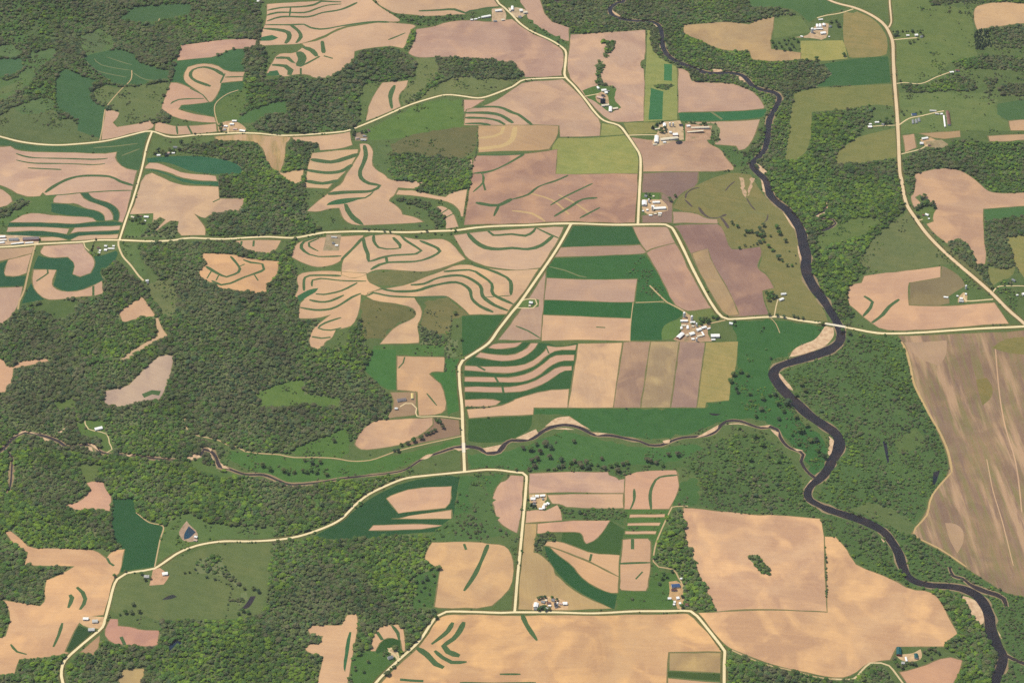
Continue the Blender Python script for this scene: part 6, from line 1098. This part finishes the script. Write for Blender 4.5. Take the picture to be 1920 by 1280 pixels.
def tree_geo(seed, kind):
    """unit tree: crown diameter 1, height about 1.25"""
    r = random.Random(seed); tv, tf, cv, cf = [], [], [], []
    def clump(c, rad, sz):
        b = len(cv)
        for v in ICO[0]:
            k = rad*r.uniform(.84, 1.14); cv.append(Vector((c[0]+v.x*k, c[1]+v.y*k, c[2]+v.z*k*sz)))
        cf.extend([(b+x, b+y, b+z) for x, y, z in ICO[1]])
    def leaf(p, nrm, s):
        q = Vector(nrm).normalized().to_track_quat('Z', 'Y'); b = len(cv); a = r.uniform(0, 6.28)
        for i in range(4):
            t = a+i*math.pi/2; cv.append(Vector(p)+q@Vector((s*math.cos(t), s*math.sin(t), s*.35*(i % 2))))
        cf.append((b, b+1, b+2)); cf.append((b, b+2, b+3))
    if kind == 'conifer':
        tube(tv, tf, (0, 0, 0), (0, 0, 1.75), .05, .012)
        for lv in range(7):
            z = .25+lv*.22; rad = .46*(1-lv/7.4)
            for i in range(7):
                a = 2*math.pi*i/7+lv*.5+r.uniform(-.2, .2); q = rad*r.uniform(.75, 1.15)
                b = len(cv); wv = .16*(1.1-lv/8)
                d = Vector((math.cos(a), math.sin(a), 0)); s = Vector((-d.y, d.x, 0))
                cv.extend([Vector((0, 0, z+.2)), d*q*.7+s*wv+Vector((0, 0, z+.04)), d*q+Vector((0, 0, z-.06)), d*q*.7-s*wv+Vector((0, 0, z+.04))])
                cf.extend([(b, b+1, b+2), (b, b+2, b+3)])
        clump((0, 0, .7), .2, 2.2)
    else:
        h = .62 if kind == 'broad' else .3
        tube(tv, tf, (0, 0, 0), (.02, .01, h*.7), .045, .03); tube(tv, tf, (.02, .01, h*.7), (0, .02, h*1.5), .03, .012)
        n = 7 if kind == 'broad' else 4
        for i in range(n):
            a = 2*math.pi*i/n+r.uniform(-.35, .35); q = r.uniform(.18, .32) if i else 0.05
            z = h+r.uniform(-.08, .14)+(0.16 if q < .1 else 0)
            c = (q*math.cos(a), q*math.sin(a), z); rad = r.uniform(.16, .25)
            tube(tv, tf, (.015, .01, h*.6), (c[0]*.9, c[1]*.9, c[2]-.05), .02, .008, 4)
            clump(c, rad, r.uniform(.55, .8))
            for _ in range(13):
                d = Vector((r.gauss(0, 1), r.gauss(0, 1), r.gauss(.7, .8))).normalized()
                leaf(Vector(c)+Vector((d.x, d.y, d.z*.7))*rad*r.uniform(.95, 1.3), d+Vector((r.gauss(0, .35), r.gauss(0, .35), .75)), r.uniform(.05, .09))
    return tv, tf, cv, cf
PROTO = bpy.data.collections.new('tree_kinds')       # not linked to the scene; used by the woods' instances
TREE_MESH = []
KINDS_ = ['broad']*5+['bush']*2+['conifer']*2
for i, kd in enumerate(KINDS_):
    tv, tf, cv, cf = tree_geo(100+i, kd)
    def mk(nm, vs, fs, m):
        me = bpy.data.meshes.new(nm); me.from_pydata([tuple(v) for v in vs], [], fs); me.materials.append(m); me.polygons.foreach_set('use_smooth', [True]*len(fs)); me.update(); return me
    TREE_MESH.append((kd, mk('trunk', tv, tf, M['bark']), mk('crown', cv, cf, M['lt'])))
    me = mk('wood_tree', tv+cv, tf+[tuple(x+len(tv) for x in f) for f in cf], M['bark']); me.materials.append(M['lw'])
    me.polygons.foreach_set('material_index', [0]*len(tf)+[1]*len(cf))
    PROTO.objects.link(bpy.data.objects.new('kind_%02d' % i, me))
gt = bpy.data.node_groups.new('wood_scatter', 'GeometryNodeTree')
gt.interface.new_socket('Geometry', in_out='INPUT', socket_type='NodeSocketGeometry')
gt.interface.new_socket('Geometry', in_out='OUTPUT', socket_type='NodeSocketGeometry')
def gn(t, **kw):
    nd = gt.nodes.new(t)
    for k, v in kw.items(): setattr(nd, k, v)
    return nd
gi, go = gn('NodeGroupInput'), gn('NodeGroupOutput'); ip = gn('GeometryNodeInstanceOnPoints'); ci = gn('GeometryNodeCollectionInfo')
ci.inputs['Collection'].default_value = PROTO; ci.inputs['Separate Children'].default_value = True; ci.inputs['Reset Children'].default_value = True
def nattr(nm, typ):
    nd = gn('GeometryNodeInputNamedAttribute', data_type=typ); nd.inputs['Name'].default_value = nm; return nd.outputs['Attribute']
gt.links.new(gi.outputs[0], ip.inputs['Points']); gt.links.new(ci.outputs[0], ip.inputs['Instance'])
ip.inputs['Pick Instance'].default_value = True
gt.links.new(nattr('kind', 'INT'), ip.inputs['Instance Index']); gt.links.new(nattr('size', 'FLOAT_VECTOR'), ip.inputs['Scale'])
e2r = gn('FunctionNodeEulerToRotation'); gt.links.new(nattr('turn', 'FLOAT_VECTOR'), e2r.inputs[0]); gt.links.new(e2r.outputs[0], ip.inputs['Rotation'])
gt.links.new(ip.outputs[0], go.inputs[0])
PAL = np.array([alb(c)[:3] for c in ((124, 140, 92), (134, 136, 100), (110, 146, 76), (140, 172, 70), (98, 124, 86), (130, 146, 86))])
def wood_obj(name, P, diam, tints, kinds, label, cat):
    me = bpy.data.meshes.new(name); z = height(P)-.3
    me.vertices.add(len(P)); me.vertices.foreach_set('co', np.column_stack([P, z]).astype(np.float32).ravel())
    def at(nm, typ, key, arr):
        a = me.attributes.new(nm, typ, 'POINT'); a.data.foreach_set(key, np.ascontiguousarray(arr).ravel())
    hs = diam*rng.uniform(.42, .66, len(P))
    at('size', 'FLOAT_VECTOR', 'vector', np.column_stack([diam, diam, hs]).astype(np.float32))
    at('turn', 'FLOAT_VECTOR', 'vector', np.column_stack([np.zeros(len(P)), np.zeros(len(P)), rng.uniform(0, 6.28, len(P))]).astype(np.float32))
    at('tint', 'FLOAT_COLOR', 'color', np.column_stack([tints, np.ones(len(P))]).astype(np.float32))
    at('kind', 'INT', 'value', np.asarray(kinds, np.int32))
    o = bpy.data.objects.new(name, me); C.objects.link(o); md = o.modifiers.new('scatter', 'NODES'); md.node_group = gt
    return tag(o, label, cat, None, 'stuff')
def lownoise(P, lam, ph):
    k = 2*math.pi/lam; s = 0
    for i, (a, m) in enumerate(((.3, 1), (1.5, 1.3), (2.7, 1.9), (.9, 2.7))):
        s = s+np.sin(k*m*(P[:, 0]*math.cos(a)+P[:, 1]*math.sin(a))+ph+i*1.9)/(1+.3*i)
    return s/2
def tints_for(P, g):
    n = len(P); gg = np.clip(g+.04+.42*lownoise(P, 640, 1.0)+.14*lownoise(P, 170, 2.0)+rng.normal(0, .2, n), 0, 1.2)
    u = rng.random(n); idx = np.where(gg > .78, np.where(u < .5, 3, np.where(u < .9, 2, 5)), np.where(gg > .45, np.where(u < .5, 2, np.where(u < .8, 0, 5)), np.where(u < .4, 0, np.where(u < .72, 1, np.where(u < .85, 5, 4)))))
    t = PAL[idx]*(rng.normal(1, .11, n)*(1+.16*lownoise(P, 380, 5.0)+.08*lownoise(P, 120, .7)))[:, None].clip(.55, 1.5)
    return t, idx
STEP = 8.0
nx, ny = int((gx1-gx0)/STEP), int((gy1-gy0)/STEP)
GP = np.stack(np.meshgrid(np.arange(nx), np.arange(ny), indexing='ij'), -1).reshape(-1, 2).astype(float)
GP[:, 0] += .5*(GP[:, 1] % 2)
GP = GP*STEP+[gx0, gy0]+rng.uniform(-.42, .42, GP.shape)*STEP
# keep what the frame (with a margin) can see
dv = np.column_stack([GP, np.zeros(len(GP))])-CAM; dep = dv@_fw
sx = dv[:, 0]/dep*FPX+IW/2; sy = IH/2-(dv@_up)/dep*FPX
GP = GP[(sx > -150) & (sx < 2070) & (sy > -110) & (sy < 1400)]
gown = owners(GP); WIDX = [i for i, r in enumerate(REG) if 'wood' in r['rec']]
n_inst = 0
for i in WIDX:
    w = REG[i]['rec']['wood']; P = GP[gown == i]
    if w['s'] < .85 or w['d'] < .8:
        P = np.vstack([P, P+rng.uniform(-5, 5, P.shape)]) if w['d'] > .5 else P
        P = P[rng.random(len(P)) < w['d']*(.62 if w['d'] > .5 else 1)]
        P = P[lownoise(P, 130, 2.0)+rng.normal(0, .5, len(P)) > (-.1 if w['d'] < .7 else -.5)] if len(P) else P
    else: P = P[(rng.random(len(P)) < w['d']*.97) & (lownoise(P, 240, .5)+rng.normal(0, .7, len(P)) > w.get('q', -1.75))]
    if not len(P): continue
    t, idx = tints_for(P, w['g']); diam = (rng.normal(11.6, 3.6, len(P)).clip(5, 23))*w['s']*(1+.2*lownoise(P, 330, 4.0)).clip(.72, 1.35)
    kinds = rng.integers(0, 5, len(P))
    if w['s'] < .85: kinds = np.where(rng.random(len(P)) < .45, rng.integers(5, 7, len(P)), kinds); diam *= rng.uniform(.5, 1.1, len(P))
    if w['g'] <= .06: kinds = rng.integers(7, 9, len(P)); t = PAL[4]*rng.normal(.8, .12, (len(P), 1)).clip(.5, 1.2)
    n_inst += len(P)
    wood_obj('woodland', P, diam, t, kinds, w['label'], 'woodland')
for ring, d, g, s, lab in SPARSE:
    k = inside(GP, ring); P = GP[k]; rr = gown[k]
    P = P[[q < 0 or REG[q]['rec']['mat'] in 'CMP' for q in rr]]
    P = P[lownoise(P, 110, 2.0)+rng.normal(0, .55, len(P)) > .55]
    if not len(P): continue
    t, idx = tints_for(P, g)
    wood_obj('woodland', P, rng.normal(8.5, 2.4, len(P)).clip(3, 14)*s*1.1, t, rng.integers(0, 7, len(P)), lab, 'woodland')
# loose scrub creeping out of the woods into rough grass
ok = np.array([q < 0 or REG[q]['rec']['name'] in ('meadow', 'road_verge') for q in gown])
P = GP[ok]; wood_near = np.zeros(len(P), bool)
wx = GP[np.isin(gown, WIDX)]; cell = {}
for q in np.unique((wx//45).astype(int), axis=0): cell[tuple(q)] = 1
kk = (P//45).astype(int)
near = np.array([any((a+i, b+j) in cell for i in (-1, 0, 1) for j in (-1, 0, 1)) for a, b in kk])
nz = lownoise(P, 95, 3.0)+.7*lownoise(P, 260, 1.3)+rng.normal(0, .45, len(P))
P = P[nz > np.where(near, .75, 1.75)]
t, idx = tints_for(P, .55)
wood_obj('scrub', P, rng.normal(6.2, 2.0, len(P)).clip(2.5, 12), t, np.where(rng.random(len(P)) < .6, rng.integers(5, 7, len(P)), rng.integers(0, 5, len(P))), 'loose bushes and saplings scattered over the rough grass', 'scrub')
for head, ch in blocks(HEDGES):
    sz, dn, g = (float(v) for v in head[0].split()); cl = catmull(ground(poly(head[2])), 8)
    pts = []
    for q0, q1 in zip(cl[:-1], cl[1:]):
        L = np.hypot(*(q1-q0)); k = max(1, int(L/(sz*.5)))
        pts += [q0+(q1-q0)*(j+rng.random())/k for j in range(k) if rng.random() < dn+.15]
    P = np.array(pts)+rng.normal(0, sz*.12, (len(pts), 2))
    t, idx = tints_for(P, g); kinds = rng.integers(7, 9, len(P)) if g == 0 else rng.integers(0, 7, len(P))
    if g == 0: t = PAL[4]*rng.normal(.65, .1, (len(P), 1)).clip(.4, 1)
    wood_obj('hedgerow', P, (rng.normal(sz*.75, sz*.15, len(P))).clip(3, 20), t, kinds, head[1], 'hedgerow')

ONES = 'first second third fourth fifth sixth seventh eighth ninth tenth eleventh twelfth thirteenth fourteenth fifteenth sixteenth seventeenth eighteenth nineteenth'.split()
TENS = {2: 'twent', 3: 'thirt', 4: 'fort'}
def ordinal(n):
    if n < 20: return ONES[n-1]
    t, u = divmod(n, 10)
    return TENS[t]+('ieth' if u == 0 else 'y-'+ONES[u-1])
def empty(name, x, y, z, rz=0):
    o = bpy.data.objects.new(name, None); C.objects.link(o); o.location = (x, y, z); o.rotation_euler[2] = rz; o.empty_display_size = 2
    return o
n_tree = 0
for head, ch in blocks(TREES):
    phrase, kind = head[0], head[1]; ox, oy, zm = (float(v) for v in head[2].split(','))
    pts = poly(' '.join(s if s.count(',') == 2 else s+',4' for s in head[3].split()))
    px = np.column_stack([ox+pts[:, 0]/zm, oy+pts[:, 1]/zm]); G = ground(px+[0, 1.5]); rank = np.argsort(np.argsort(px[:, 0]))
    zz = height(G)
    for i, g in enumerate(G):
        rad = float(pts[i, 2]); diam = max(5.5, 2*rad*scale_at(g)*.92); kd = rng.integers(0, 5)
        if rad < 3: kd = 5+int(rng.integers(0, 2))
        e = empty('tree', float(g[0]), float(g[1]), float(zz[i])-.3, random.uniform(0, 6.28)); e.scale = (diam, diam, diam*random.uniform(.72, .95))
        ob = []
        for nm, me in (('trunk', TREE_MESH[kd][1]), ('crown', TREE_MESH[kd][2])):
            o = bpy.data.objects.new(nm, me); C.objects.link(o); o.parent = e; ob.append(o)
        cc = PAL[1 if (kind == 'g' and random.random() < .6) else random.choice([0, 2, 2, 5, 4])]*random.uniform(.75, 1.15)
        ob[1].color = (*[float(v) for v in cc], 1); n_tree += 1
        size = 'large' if rad >= 5.5 else 'small' if rad < 3.5 else 'middling'
        tag(e, '%s tree, %s from left in the %s' % (size, ordinal(int(rank[i])+1), phrase), 'tree', 'trees: '+phrase)

# ------------------------------------------------------------------ farm buildings
COL = dict(white=(255, 255, 250), cream=(252, 238, 206), grey=(150, 152, 152), pale=(214, 212, 204), dark=(46, 50, 60), darkgrey=(136, 126, 126), brown=(136, 96, 78), maroon=(96, 58, 56),
           blue=(58, 92, 138), teal=(18, 92, 92), navy=(36, 58, 84), pink=(226, 190, 170), yellow=(238, 214, 140))
def rm(c): return min(.82, c)
ROOF = {k: mat_plain('roof_'+k, tuple(rm(v) for v in alb(c)[:3])+(1,) if k != 'white' else (.60, .59, .55, 1), .6, .12, 5) for k, c in COL.items()}
WALL = dict(barn=mat_plain('barn_wall', (.55, .52, .47, 1), .8, .2, 3), shed=mat_plain('shed_wall', (.48, .46, .43, 1), .8, .2, 3), house=mat_plain('house_wall', (.6, .57, .5, 1), .8, .15, 3),
            red=mat_plain('red_barn_wall', (.22, .05, .04, 1), .8, .2, 3), silo=mat_plain('silo_wall', (.5, .49, .46, 1), .7, .25, 2))
DOOR = mat_plain('barn_door', (.16, .13, .11, 1), .8); WIN = mat_plain('window_glass', (.05, .06, .08, 1), .2)
def bx(x0, x1, y0, y1, z0, z1):
    v = [(x, y, z) for z in (z0, z1) for y in (y0, y1) for x in (x0, x1)]
    return v, [(0, 2, 3, 1), (4, 5, 7, 6), (0, 1, 5, 4), (2, 6, 7, 3), (0, 4, 6, 2), (1, 3, 7, 5)]
def gable(L, W, H, pitch):
    l, w = L/2, W/2; rh = H+w*pitch
    v = [(-l, -w, -1), (l, -w, -1), (l, w, -1), (-l, w, -1), (-l, -w, H), (l, -w, H), (l, w, H), (-l, w, H), (-l, 0, rh), (l, 0, rh)]
    f = [(0, 1, 5, 4), (2, 3, 7, 6), (3, 0, 4, 8, 7), (1, 2, 6, 9, 5)]
    o, e, t = .45, .5, .22; wy = w+e; ze = H-e*pitch
    rv, rf = [], []
    for s in (-1, 1):
        b = len(rv)
        for dz in (.06, .06+t):
            rv += [(-l-o, s*wy, ze+dz), (l+o, s*wy, ze+dz), (l+o, 0, rh+dz), (-l-o, 0, rh+dz)]
        q = [(0, 3, 2, 1), (4, 5, 6, 7), (0, 1, 5, 4), (1, 2, 6, 5), (3, 0, 4, 7)]
        rf += [tuple(b+i for i in (f_ if s < 0 else f_[::-1])) for f_ in q]
    return v, f, rv, rf
def silo(e, rad, H, col):
    n = 14; v, f = [], []
    for z in (-1, H):
        v += [(rad*math.cos(2*math.pi*i/n), rad*math.sin(2*math.pi*i/n), z) for i in range(n)]
    f = [(i, (i+1) % n, n+(i+1) % n, n+i) for i in range(n)]
    mesh_obj('body', v, f, WALL['silo'] if col != 'navy' else ROOF['navy'], e, True)
    v, f = [], []; R1 = rad*1.04
    for k in range(4):
        a = k*math.pi/8
        v += [(R1*math.cos(a)*math.cos(2*math.pi*i/n), R1*math.cos(a)*math.sin(2*math.pi*i/n), H+R1*.75*math.sin(a)) for i in range(n)]
    v.append((0, 0, H+R1*.75)); T = len(v)-1
    for k in range(3): f += [(k*n+i, k*n+(i+1) % n, (k+1)*n+(i+1) % n, (k+1)*n+i) for i in range(n)]
    f += [(3*n+i, 3*n+(i+1) % n, T) for i in range(n)]
    mesh_obj('dome', v, f, ROOF[col], e, True)
for head, ch in blocks(FARMS):
    farm = head[0]; items = [t.split(',') for t in head[1].split()]; xs = []
    for it in items:
        q = [float(v) for v in it[:5]]; xs.append(q[0] if it[6] == 'silo' else (q[0]+q[2])/2)
    rank = np.argsort(np.argsort(xs))
    for k, it in enumerate(items):
        x1, y1, x2, y2, w = (float(v) for v in it[:5]); col, kind = it[5], it[6]
        if kind == 'silo': g = ground([[x1, y1+2.5]])[0]; L = 0; ang = 0
        else:
            g2 = ground([[x1, y1+2], [x2, y2+2]]); g = g2.mean(0); d = g2[1]-g2[0]; L = max(6, .93*float(np.hypot(*d))); ang = math.atan2(d[1], d[0])
        e = empty(kind, float(g[0]), float(g[1]), float(height(g[None])[0]), ang)
        size = ''
        if kind == 'silo':
            silo(e, w, 17.0 if w > 3.5 else 13.0, col); size = 'round '
        else:
            W = max(5, .86*w); H = dict(barn=4.6, shed=3.2, house=4.8)[kind]+(1.2 if W > 13 else 0)
            if kind == 'house': L = max(L, 9.5)
            v, f, rv, rf = gable(L, W, H, .42 if kind != 'house' else .6)
            wall = WALL['red'] if (kind == 'barn' and (k*7+len(farm)) % 6 == 0) else WALL[kind]
            mesh_obj('wall', v, f, wall, e); mesh_obj('roof', rv, rf, ROOF[col], e)
            if kind != 'house':
                v, f = bx(-1.8, 1.8, -W/2-.08, -W/2, 0, min(3.6, H-.4)); mesh_obj('door', v, f, DOOR, e)
                if L > 30:
                    for s in np.linspace(-L/2+3, L/2-3, 5):
                        if abs(s) > 3: v, f = bx(s-1.2, s+1.2, -W/2-.06, -W/2, 1.4, 2.6); mesh_obj('window', v, f, WIN, e)
            else:
                v, f = bx(-.5, .5, -W/2-.08, -W/2, 0, 2.1); mesh_obj('door', v, f, DOOR, e)
                for s in (-.32, .32):
                    v, f = bx(s*L-.6, s*L+.6, -W/2-.06, -W/2, 1, 2.3); mesh_obj('window', v, f, WIN, e)
                v, f = bx(L*.2-.4, L*.2+.4, -.4, .4, H, H+W*.3+1.6); mesh_obj('chimney', v, f, ROOF['maroon'], e)
            size = 'long ' if L > 32 else 'small ' if L*W < 90 else ''
        n = len(items)
        pos = ordinal(int(rank[k])+1)+' building from left, ' if n > 1 else 'alone at the '
        lab = '%s%s-%s %s, %s%s' % (size, {'darkgrey': 'dark-grey', 'pale': 'pale-grey'}.get(col, col), 'walled' if kind == 'silo' else 'roofed', kind, pos, farm)
        tag(e, lab.replace('-walled silo', ' silo'), kind, 'buildings of the '+farm if n > 1 else None)
# road bridges over river and creek
def bridge(pa, pb, W, label):
    g = ground([pa, pb]); d = g[1]-g[0]; L = float(np.hypot(*d)); c = g.mean(0); z = float(height(c[None])[0])
    e = empty('bridge', float(c[0]), float(c[1]), z, math.atan2(d[1], d[0])); tag(e, label, 'bridge')
    v, f = bx(-L/2, L/2, -W/2, W/2, -.4, .35); mesh_obj('deck', v, f, ROOF['cream'], e)
    for s in (-1, 1):
        v, f = bx(-L/2, L/2, s*W/2-.15, s*W/2+.15, .35, 1.3); mesh_obj('railing', v, f, WALL['silo'], e)
    for s in (-.3, 0, .3):
        v, f = bx(s*L-.5, s*L+.5, -W/2+.3, W/2-.3, -4, -.4); mesh_obj('pier', v, f, WALL['silo'], e)
bridge((1548, 606.7), (1585, 613), 10.5, 'concrete bridge carrying the main road over the dark river')
bridge((868.8, 830), (869.5, 848), 10.5, 'short bridge carrying the diagonal road over the creek')
v, f = bx(-44000, 44000, -44000, 44000, -40, 5760)
hz = bpy.data.materials.new('haze_air'); hz.use_nodes = True; ht = hz.node_tree; ht.nodes.remove(ht.nodes['Principled BSDF'])
pv = ht.nodes.new('ShaderNodeVolumePrincipled'); pv.inputs['Color'].default_value = (.90, .94, 1.0, 1); pv.inputs['Density'].default_value = 4.6e-6
ht.links.new(pv.outputs[0], ht.nodes['Material Output'].inputs['Volume'])
tag(mesh_obj('haze', v, f, hz), 'thin pale summer haze filling the air over the valley', 'haze', None, 'stuff')
print('STATS verts', len(V2), 'tris', len(F), 'regions', len(REG), 'instances', n_inst, 'trees', n_tree, 'objects', len(bpy.data.objects))
